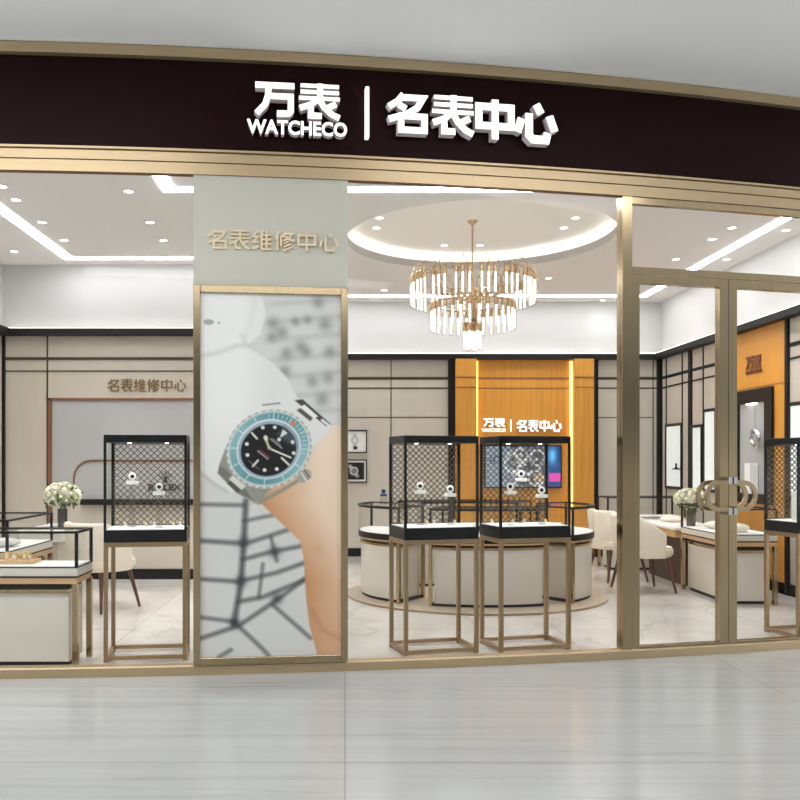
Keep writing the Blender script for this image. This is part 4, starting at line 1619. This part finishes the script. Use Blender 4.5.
# ------------------------------------------------------------------ low glass counters
def counter(label, x0, x1, y0, y1, ztop=0.85, panel='counter_panel', faces='xXyY', deck=0.62, glass=True):
    """glass topped counter: legs, panel body, recess, oak apron, white bed, black glass frame"""
    cx, cy = (x0 + x1) / 2, (y0 + y1) / 2
    t = thing('glass_counter', label, 'counter', (cx, cy, 0), 0, 'low glass topped counters')
    w, d = (x1 - x0) / 2, (y1 - y0) / 2
    ins = 0.06
    MB().box(-w + ins, w - ins, -d + ins * 0.4, d - ins * 0.4, 0.03, 0.455).build('body_panel', M[panel], t, bevel=0.004)
    MB().box(-w + ins + 0.01, w - ins - 0.01, -d + ins, d - ins, 0.0, 0.03).build('plinth', M['charcoal'], t)
    mb = MB().box(-w + ins, w - ins, -d + 0.008, d - 0.008, 0.455, 0.480)
    mb.build('gold_band', M['gold'], t)
    MB().box(-w + ins, w - ins, -d + 0.05, d - 0.05, 0.480, 0.515).build('recess', M['charcoal'], t)
    MB().box(-w + 0.01, w - 0.01, -d + 0.006, d - 0.006, 0.515, 0.553).build('apron', M['oak'], t)
    mb = MB().box(-w, w, -d, d, 0.553, 0.563)
    mb.box(-w, w, -d, d, deck - 0.006, deck)
    mb.build('bed_edge', M['black'], t)
    MB().box(-w + 0.003, w - 0.003, -d + 0.003, d - 0.003, 0.563, deck - 0.006).build('bed_core', M['counter_panel'], t)
    MB().box(-w + 0.010, w - 0.010, -d + 0.010, d - 0.010, deck, deck + 0.004).build('bed', M['white_soft'], t)
    g = 0.017
    for sx in (-1, 1):
        for sy in (-1, 1):
            x, y = sx * (w - g), sy * (d - g)
            MB().box(x - g, x + g, y - g, y + g, 0, 0.515).build('leg', M['gold'], t)
    if glass:
        p = 0.009
        for sx in (-1, 1):
            for sy in (-1, 1):
                x, y = sx * (w - p), sy * (d - p)
                MB().box(x - p, x + p, y - p, y + p, deck, ztop - 0.014).build('post', M['black'], t)
        mb = MB()
        mb.box(-w, w, -d, -d + 2 * p, ztop - 0.014, ztop)
        mb.box(-w, w, d - 2 * p, d, ztop - 0.014, ztop)
        mb.box(-w, -w + 2 * p, -d + 2 * p, d - 2 * p, ztop - 0.014, ztop)
        mb.box(w - 2 * p, w, -d + 2 * p, d - 2 * p, ztop - 0.014, ztop)
        mb.build('top_frame', M['black'], t)
        mb = MB().box(-w + 2 * p, w - 2 * p, -d + 2 * p, d - 2 * p, ztop - 0.007, ztop - 0.002)
        q = 0.004
        mb.box(-w + 2 * p, w - 2 * p, -d + q, -d + q + 0.004, deck + 0.004, ztop - 0.014)
        mb.box(-w + 2 * p, w - 2 * p, d - q - 0.004, d - q, deck + 0.004, ztop - 0.014)
        mb.box(-w + q, -w + q + 0.004, -d + 2 * p, d - 2 * p, deck + 0.004, ztop - 0.014)
        mb.box(w - q - 0.004, w - q, -d + 2 * p, d - 2 * p, deck + 0.004, ztop - 0.014)
        mb.build('glass', M['case_glass'], t)
    return t


counter('low glass counter beside the shopfront glass, holding a tray of gold pieces', -3.25, PX(77.5, 5.24), 5.24, 5.56, 0.84)
counter('glass counter running back from the tray counter towards the vase', -2.95, PX(53, 7.03), 6.09, 7.03)
counter('glass counter nearest the doors along the showcase wall', 3.33, 3.82, 7.50, 8.43, panel='counter_panel')
counter('glass counter across the room corner behind the cream chairs', 3.04, 3.95, 9.85, 10.25)


# desks
def desk(label, x0, x1, y0, y1, ztop, base='dark_wood', apron='oak'):
    cx, cy = (x0 + x1) / 2, (y0 + y1) / 2
    t = thing('desk', label, 'desk', (cx, cy, 0), 0)
    w, d = (x1 - x0) / 2, (y1 - y0) / 2
    MB().box(-w, w, -d, d, ztop - 0.025, ztop).build('desk_top', M['white'], t, bevel=0.004)
    MB().box(-w + 0.02, w - 0.02, -d + 0.02, d - 0.02, ztop - 0.10, ztop - 0.025).build('apron', M[apron], t)
    MB().box(-w + 0.14, w - 0.08, -d + 0.10, d - 0.10, 0.0, ztop - 0.10).build('pedestal', M[base], t)
    return t


desk('white topped desk with oak apron between the cream chairs and the showcase wall', 3.30, 3.85, 8.52, 9.72, 0.60)
desk('white topped desk under the dark vase before the grey wall panel', PX(29, 7.75), PX(74, 7.75), 7.45, 8.30, 0.66, 'beige_warm', 'white')

# ------------------------------------------------------------------ round counter island
EC, EA, EB = (1.238, 8.10), 1.11, 0.87
mb = MB()
mb.prism([(EC[0] + 1.22 * math.cos(2 * math.pi * k / 72), EC[1] + 1.13 * math.sin(2 * math.pi * k / 72)) for k in range(72)], 0.0, 0.018, 0, 1, True)
struct(mb.build('floor_platform', [M['platform'], M['gold_dark']]))


def ell_path(a0, a1, n):
    out = []
    for i in range(n + 1):
        t = math.radians(a0 + (a1 - a0) * i / n)
        x, y = EA * math.cos(t), EB * math.sin(t)
        nx_, ny_ = math.cos(t) / EA, math.sin(t) / EB
        L = math.hypot(nx_, ny_)
        out.append((x, y, nx_ / L, ny_ / L))
    return out


def arc_counter(label, a0, a1, n=14, width=0.42, deck=0.60, ztop=0.865):
    t = thing('curved_counter', label, 'counter', (EC[0], EC[1], 0.018), 0, 'curved counters of the round island')
    pth = ell_path(a0, a1, n)
    rect = lambda o0, o1, z0, z1: [(o0, z0), (o1, z0), (o1, z1), (o0, z1)]
    sw = lambda o0, o1, z0, z1, mt, nm, p=pth: MB().sweep(p, rect(o0, o1, z0, z1), 0, smooth=True).build(nm, M[mt], t)
    e = (a1 - a0) * 0.03
    sw(-width + 0.04, -0.035, 0.0, 0.025, 'charcoal', 'plinth')
    sw(-width + 0.03, -0.025, 0.025, 0.49, 'counter_panel', 'body_panel', ell_path(a0 + e, a1 - e, n))
    sw(-width + 0.02, -0.015, 0.49, 0.510, 'gold', 'gold_band')
    sw(-width + 0.05, -0.05, 0.510, 0.530, 'charcoal', 'recess')
    sw(-width + 0.01, -0.010, 0.530, 0.548, 'oak', 'apron')
    sw(-width, 0.0, 0.548, deck, 'black', 'bed_edge')
    sw(-width + 0.012, -0.012, deck, deck + 0.004, 'white_soft', 'bed')
    zt_ = ztop - 0.018
    mb = MB()
    mb.sweep(pth, rect(-0.032, 0.004, zt_ - 0.022, zt_), 0, smooth=True)
    mb.sweep(pth, rect(-width, -width + 0.026, zt_ - 0.022, zt_), 0, smooth=True)
    for q in (pth[0], pth[-1]):
        dirx, diry = -q[3], q[2]
        s = 0.009
        vs = []
        for z in (zt_ - 0.014, zt_):
            for o_, k in ((-width, -s), (0, -s), (0, s), (-width, s)):
                vs.append((q[0] + q[2] * o_ + dirx * k, q[1] + q[3] * o_ + diry * k, z))
        mb.add(vs, [(3, 2, 1, 0), (4, 5, 6, 7), (0, 1, 5, 4), (1, 2, 6, 5), (2, 3, 7, 6), (3, 0, 4, 7)])
    mb.build('top_frame', M['black'], t)
    for q in (pth[0], pth[-1]):
        for o_ in (-0.009, -width + 0.009):
            x, y = q[0] + q[2] * o_, q[1] + q[3] * o_
            MB().box(x - 0.009, x + 0.009, y - 0.009, y + 0.009, deck, zt_ - 0.014, 0, math.atan2(q[3], q[2])).build('post', M['black'], t)
            MB().box(x - 0.014, x + 0.014, y - 0.014, y + 0.014, 0, 0.53, 0, math.atan2(q[3], q[2])).build('leg', M['gold'], t)
    mb = MB()
    mb.sweep(pth, rect(-width + 0.018, -0.018, zt_ - 0.007, zt_ - 0.002), 0, smooth=True)
    mb.sweep(pth, rect(-0.007, -0.003, deck + 0.004, zt_ - 0.014), 0, smooth=True)
    mb.sweep(pth, rect(-width + 0.003, -width + 0.007, deck + 0.004, zt_ - 0.014), 0, smooth=True)
    mb.build('glass', M['case_glass'], t)
    return t


arc_counter('curved counter of the round island facing the shopfront, behind the two tall cases', 243, 297)
arc_counter('curved counter of the round island on the side of the poster pillar', 152, 226)
arc_counter('curved counter of the round island on the side of the cream chairs', 314, 388)
arc_counter('curved counter of the round island facing the orange niche', 52, 128)

# blue watch on a clear stand on top of the island
wx, wy = PX(383.5, 7.95), 7.95
wz = 0.866
st = thing('watch_riser', 'short clear riser standing on the glass of the round island', 'display stand', (wx, wy, wz))
MB().box(-0.035, 0.035, -0.025, 0.025, 0, 0.075).build('column', M['acrylic'], st)
bw = thing('watch', 'dark blue watch on the short clear riser on the round island', 'watch', (wx, wy, wz + 0.0755))
MB().box(-0.032, 0.032, -0.02, 0.02, 0, 0.022).build('pad', M['dial_blue'], bw, bevel=0.006)
mb = MB().lathe([(0.0, -0.006), (0.02, -0.006), (0.022, 0), (0.02, 0.006), (0, 0.006)], 16)
o = mb.build('watch_case', M['dial_blue'], bw)
o.rotation_euler = (math.pi / 2, 0, 0)
o.location = (0, 0, 0.045)

# ------------------------------------------------------------------ tray and cushions
tx, ty = PX(12, 5.42), 5.42
tr = thing('jewellery_tray', 'wooden tray lined in gold inside the counter beside the glass', 'tray', (tx - 0.03, ty, 0.6245))
mb = MB()
mb.box(-0.19, 0.19, -0.075, 0.075, 0, 0.006)
mb.box(-0.19, 0.19, -0.075, -0.067, 0.006, 0.024)
mb.box(-0.19, 0.19, 0.067, 0.075, 0.006, 0.024)
mb.box(-0.19, -0.182, -0.067, 0.067, 0.006, 0.024)
mb.box(0.182, 0.19, -0.067, 0.067, 0.006, 0.024)
mb.build('tray_body', M['oak'], tr)
MB().box(-0.182, 0.182, -0.067, 0.067, 0.006, 0.012).build('lining', M['white_soft'], tr)
gp = None
gl_ = 'gold bangle standing in the wooden tray behind the glass'
for k, (x, y) in enumerate(((-0.13, 0.02), (-0.07, -0.01), (-0.01, 0.02), (0.05, -0.012), (0.10, 0.02), (0.145, -0.015))):
    loc = (tx - 0.03 + x, ty + y, 0.6245 + 0.0125)
    if gp is None:
        gp = thing('bangle', gl_, 'bangle', loc, 0.4, 'gold bangles in the tray')
        pts = [(0, 0.024 * math.cos(2 * math.pi * q / 16), 0.029 + 0.024 * math.sin(2 * math.pi * q / 16)) for q in range(17)]
        MB().tube(pts, 0.005, 8).build('hoop', M['jewel_gold'], gp)
        MB().ball((0, 0, 0.026), 0.012, 0.014, 0.018, 6).build('cushion_roll', M['cushion'], gp)
    else:
        copy_tree(gp, loc, 0.4 + 0.5 * k)


def cushion(label, loc, sx, sy, sz, m='cushion', yaw=0.0):
    t = thing('display_cushion', label, 'cushion', loc, yaw, 'soft display cushions on the counters')
    mb = MB()
    n, k = 16, 8
    vs, fs = [], []
    for i in range(k + 1):
        v = -math.pi / 2 + math.pi * i / k
        for j in range(n):
            u = 2 * math.pi * j / n
            cu, su = math.cos(u), math.sin(u)
            e = 0.6
            vs.append((sx * math.cos(v) ** 0.6 * math.copysign(abs(cu) ** e, cu), sy * math.cos(v) ** 0.6 * math.copysign(abs(su) ** e, su),
                       max(0.0, sz + sz * math.sin(v) * (1.0 - 0.15 * math.cos(u * 2)))))
    for i in range(k):
        for j in range(n):
            j2 = (j + 1) % n
            fs.append((i * n + j, i * n + j2, (i + 1) * n + j2, (i + 1) * n + j))
    mb.add(vs, fs, 0, True)
    mb.build('pillow', M[m], t)
    return t


cushion('grey fabric display cushion inside the counter behind the tray counter', (PX(10, 6.45) - 0.06, 6.45, 0.6245), 0.13, 0.10, 0.030, 'cushion_grey')
cushion('ivory display cushion on the door counter, beside the vase of flowers', (3.56, 8.10, 0.6245), 0.12, 0.11, 0.035)
cushion('ivory display cushion on the door counter, behind the round door pulls', (3.55, 7.75, 0.6245), 0.12, 0.10, 0.040)
cushion('ivory display cushion on the oak apron desk beside the chairs', (3.60, 9.35, 0.601), 0.12, 0.12, 0.030)

# white boxes inside the island
rb = thing('ring_box', 'white open ring box inside the round island beside the orange niche', 'box', (PX(556, 8.1), 8.1, 0.6235))
MB().box(-0.06, 0.06, -0.04, 0.04, 0, 0.03).build('box_base', M['white_soft'], rb, bevel=0.004)
MB().box(-0.06, 0.06, 0.028, 0.04, 0.03, 0.06).build('box_lid', M['white_soft'], rb)


# ------------------------------------------------------------------ flowers
def bloom_mesh(r, seed):
    rd = random.Random(seed)
    mb = MB()
    for ring, (cnt, tilt, sc) in enumerate(((4, 0.15, 0.55), (5, 0.5, 0.78), (6, 0.95, 1.0))):
        for k in range(cnt):
            a0 = 2 * math.pi * (k + 0.5 * ring) / cnt + rd.uniform(-.15, .15)
            vs, fs = [], []
            nu, nv = 4, 4
            for i in range(nu + 1):
                u = i / nu
                el = -math.pi / 2 + u * (math.pi * (1.0 - tilt * 0.42))
                rr = r * sc * math.cos(el) if el < 0 else r * sc * (1.0 - 0.25 * (1 - tilt) * math.sin(el))
                rr = max(rr, 0.001)
                z = r * sc * (math.sin(el) * (0.9 - 0.3 * tilt))
                for j in range(nv + 1):
                    w_ = (j / nv - 0.5) * 2 * (math.pi / cnt * 1.25)
                    ruff = 1 + 0.06 * math.sin(w_ * 9 + k)
                    vs.append((rr * ruff * math.cos(a0 + w_), rr * ruff * math.sin(a0 + w_), z - 0.12 * r * (j / nv - 0.5) ** 2 * 4 * u))
            for i in range(nu):
                for j in range(nv):
                    q = i * (nv + 1) + j
                    fs.append((q, q + 1, q + nv + 2, q + nv + 1))
            mb.add(vs, fs, 0, True)
    mb.ball((0, 0, -0.02 * r), r * .45, r * .45, r * .6, 6)
    return mb


def bouquet(label, vlabel, base, vr, vh, R, seed, zstem):
    v = thing('vase', vlabel, 'vase', base)
    MB().lathe([(vr * .9, 0), (vr * .95, 0.004), (vr, vh * 0.3), (vr, vh * .97), (vr * .96, vh), (vr * .86, vh), (vr * .86, 0.02), (0.0, 0.02)], 24).build('vase_body', M['vase'], v)
    b = thing('bouquet', label, 'flowers', (base[0], base[1], base[2] + 0.022))
    rd = random.Random(seed)
    ctr = Vector((0, 0, zstem))
    lf = MB()
    # stems
    for k in range(8):
        a = 2 * math.pi * k / 8
        lf.tube([(vr * .3 * math.cos(a), vr * .3 * math.sin(a), 0), (vr * .45 * math.cos(a), vr * .45 * math.sin(a), vh), (R * .5 * math.cos(a), R * .5 * math.sin(a), zstem)], 0.004, 5)
    for k in range(70):
        a = rd.uniform(0, 2 * math.pi)
        e = rd.uniform(-0.85, -0.05) if k % 5 else rd.uniform(0, 0.8)
        d = Vector((math.cos(a) * math.cos(e), math.sin(a) * math.cos(e), math.sin(e)))
        p = ctr + Vector((d.x * R, d.y * R, d.z * R * 0.72)) * rd.uniform(0.62, 0.92)
        s = rd.uniform(0.028, 0.05)
        t1 = d.cross(Vector((rd.uniform(-1, 1), rd.uniform(-1, 1), rd.uniform(-1, 1)))).normalized()
        t2 = d.cross(t1)
        tip = p + (d * 0.5 + t1 * 0.9) * s * 1.5
        mid = p + t1 * s * 0.7 + d * s * 0.12
        lf.add([p, mid + t2 * s * .45, tip, mid - t2 * s * .45, mid + d * s * .12], [(0, 1, 4), (1, 2, 4), (2, 3, 4), (3, 0, 4)], 0, True)
    lf.build('foliage', M['leaf'], b)
    n = 34
    meshes = [bloom_mesh(R * .30, s).build('bloom', M['petal'] if s != 2 else M['petal_green'], b) for s in range(3)]
    ga = math.pi * (3 - math.sqrt(5))
    for k in range(n):
        z = 1 - (k + 0.5) / n * 1.42
        rr = math.sqrt(max(0, 1 - z * z))
        d = Vector((rr * math.cos(ga * k), rr * math.sin(ga * k), z))
        src = meshes[k % 3]
        o = src if k < 3 else src.copy()
        if k >= 3:
            COL.objects.link(o)
            o.parent = b
        p = ctr + Vector((d.x * R * .84, d.y * R * .84, d.z * R * .62)) * rd.uniform(.92, 1.04)
        o.location = p
        o.rotation_euler = d.to_track_quat('Z', 'Y').to_euler()
        sc = rd.uniform(.72, 1.08)
        o.scale = (sc, sc, sc)
    return b


bouquet('round bouquet of white roses in the vase before the grey wall panel', 'dark cylindrical vase on the white desk before the grey wall panel',
        (PX(62.5, 7.85), 7.85, 0.6605), 0.045, 0.17, 0.175, 11, 0.265)
bouquet('round bouquet of white roses seen beside the round door pulls', 'dark cylindrical vase on the oak apron desk beside the doors',
        (PX(691, 8.62), 8.62, 0.6005), 0.045, 0.17, 0.175, 23, 0.25)


# ------------------------------------------------------------------ chairs
def make_chair(label, loc, yaw):
    """cream tub chair facing -y, origin on the floor"""
    t = thing('tub_chair', label, 'chair', loc, yaw, 'cream tub chairs')
    mb = MB()
    n = 20
    so = [(0.255 * math.copysign(abs(math.cos(a)) ** .55, math.cos(a)), 0.245 * math.copysign(abs(math.sin(a)) ** .55, math.sin(a))) for a in [2 * math.pi * k / n for k in range(n)]]
    mb.prism([(x * .94, y * .94) for x, y in so], 0.345, 0.365, smooth=True)
    mb.prism(so, 0.365, 0.425, smooth=True)
    mb.prism([(x * .96, y * .96) for x, y in so], 0.425, 0.445, smooth=True)
    mb.build('seat', M['chair'], t, bevel=0.012)
    # wrap-round back
    mb = MB()
    k = 22
    vs, fs = [], []
    for i in range(k + 1):
        a = math.radians(-28 + 236 * i / k)
        f_ = math.sin(math.radians(180 * i / k))
        top = 0.58 + 0.17 * min(1, f_ * 1.35) ** 1.3
        x, y = 0.275 * math.cos(a), 0.265 * math.sin(a)
        ln = math.hypot(x, y)
        dx, dy = x / ln, y / ln
        lean = 0.045 * f_
        for z, o_ in ((0.34, 0.0), (top - 0.02, lean), (top, lean - 0.012), (top, lean - 0.045), (top - 0.02, lean - 0.058), (0.34, -0.05)):
            vs.append((x + dx * o_, y + dy * o_, z))
    for i in range(k):
        for j in range(6):
            j2 = (j + 1) % 6
            fs.append((i * 6 + j, i * 6 + j2, i * 6 + 6 + j2, i * 6 + 6 + j))
    fs += [tuple(range(5, -1, -1)), tuple(k * 6 + j for j in range(6))]
    mb.add(vs, fs, 0, True)
    mb.build('backrest', M['chair'], t, sharp=60)
    for sx in (-1, 1):
        for sy in (-1, 1):
            MB().tube([(sx * .17, sy * .16, 0.345), (sx * .235, sy * .225, 0.0)], [0.021, 0.011], 10).build('leg', M['walnut'], t)
    return t


chair = make_chair('cream tub chair behind the lone tall case beside the poster pillar', (PX(101, 7.35), 7.35, 0), math.radians(150))
copy_tree(chair, (PX(617, 9.1), 9.1, 0), math.radians(100), 'cream tub chair seen beside the door mullion next to the round island')
copy_tree(chair, (PX(643, 8.35), 8.35, 0), math.radians(95), 'cream tub chair seen through the closed door beside its hinge stile')

# ------------------------------------------------------------------ chandelier
CH = (1.215, 8.1)
zr = ZC + 0.18
cd = thing('chandelier', 'tiered brass chandelier of lit glass rods hanging in the ceiling circle', 'chandelier', (CH[0], CH[1], 0))
MB().lathe([(0.0, zr - 0.05), (0.012, zr - 0.05), (0.02, zr - 0.035), (0.05, zr - 0.012), (0.052, zr), (0.0, zr)], 24).build('canopy', M['brass'], cd)
MB().tube([(0, 0, zr - 0.04), (0, 0, 2.60)], 0.009, 8).build('stem', M['brass'], cd)
MB().lathe([(0.0, 2.60), (0.04, 2.61), (0.055, 2.64), (0.035, 2.74), (0.05, 2.82), (0.02, 2.92), (0.012, 3.02), (0.0, 3.03)], 20).build('hub', M['brass'], cd)


def tube_part(length):
    mb = MB()
    mb.lathe([(0.018, 0.0), (0.018, -length), (0.015, -length - 0.004), (0.0, -length - 0.004)], 10)
    return mb


def core_part(length):
    return MB().lathe([(0.0, 0.0), (0.0092, 0.0), (0.0092, -length * .94), (0.0, -length * .95)], 8)


sock_src = MB().lathe([(0.008, 0.0), (0.016, -0.012), (0.023, -0.05), (0.021, -0.078), (0.0, -0.078)], 12)
sockets = None


def hang(x, y, ztop_, length, cache={}):
    key = round(length, 3)
    if key not in cache:
        a = sock_src.build('socket', M['brass'], cd)
        b = tube_part(length).build('glass_tube', M['tube_clear'], a)
        c = core_part(length).build('lit_rod', M['tube_lit'], a)
        b.location = c.location = (0, 0, -0.07)
        cache[key] = (a, b, c)
        a.location = (x, y, ztop_)
        return
    a, b, c = cache[key]
    a2 = a.copy()
    COL.objects.link(a2)
    a2.parent = cd
    a2.location = (x, y, ztop_)
    for s in (b, c):
        s2 = s.copy()
        COL.objects.link(s2)
        s2.parent = a2


NARM = 16
for k in range(NARM):
    a = 2 * math.pi * (k + 0.25) / NARM
    ca, sa = math.cos(a), math.sin(a)
    pts = []
    for i in range(15):
        u = i / 14
        if u < 0.35:
            r, z = 0.03 + 0.27 * (u / 0.35), 2.80 + 0.10 * (u / 0.35) ** 2
        else:
            q = (u - 0.35) / 0.65
            r = 0.4425 - 0.1425 * math.cos(math.pi * q)
            z = 2.90 + 0.13 * q + 0.17 * math.sin(math.pi * q)
        pts.append((r * ca, r * sa, z))
    MB().tube(pts, 0.005, 6).build('arm', M['brass'], cd)
    rr = 0.585
    MB().tube([(rr * math.cos(a - 0.15), rr * math.sin(a - 0.15), 3.03), (rr * ca, rr * sa, 3.032), (rr * math.cos(a + 0.15), rr * math.sin(a + 0.15), 3.03)], 0.006, 6).build('crossbar', M['brass'], cd)
    for j in (-1, 0, 1):
        aa = a + j * 0.105
        hang(rr * math.cos(aa), rr * math.sin(aa), 3.03, 0.20)
# middle tier
pts = [(0.395 * math.cos(2 * math.pi * i / 40), 0.395 * math.sin(2 * math.pi * i / 40), 2.765) for i in range(41)]
MB().tube(pts, 0.009, 6, cap=False).build('tier_ring', M['brass'], cd)
mb = MB()
for k in range(6):
    a = 2 * math.pi * k / 6
    mb.tube([(0.03 * math.cos(a), 0.03 * math.sin(a), 2.70), (0.39 * math.cos(a), 0.39 * math.sin(a), 2.765)], 0.006, 6)
mb.build('tier_spoke', M['brass'], cd)
for k in range(30):
    a = 2 * math.pi * (k + .5) / 30
    hang(0.395 * math.cos(a), 0.395 * math.sin(a), 2.775, 0.185)
# bottom cluster
MB().lathe([(0.0, 2.57), (0.09, 2.57), (0.095, 2.585), (0.05, 2.60), (0.0, 2.61)], 20).build('bottom_plate', M['brass'], cd)
for k in range(7):
    a = 2 * math.pi * k / 6
    r = 0.075 if k < 6 else 0.0
    hang(r * math.cos(a), r * math.sin(a), 2.585, 0.19)
ld = bpy.data.lights.new('chandelier_glow', 'POINT')
ld.energy = 9
ld.shadow_soft_size = 0.3
ld.color = (1, 0.95, 0.87)
lo = bpy.data.objects.new('chandelier_glow', ld)
COL.objects.link(lo)
lo.location = (CH[0], CH[1], 2.45)
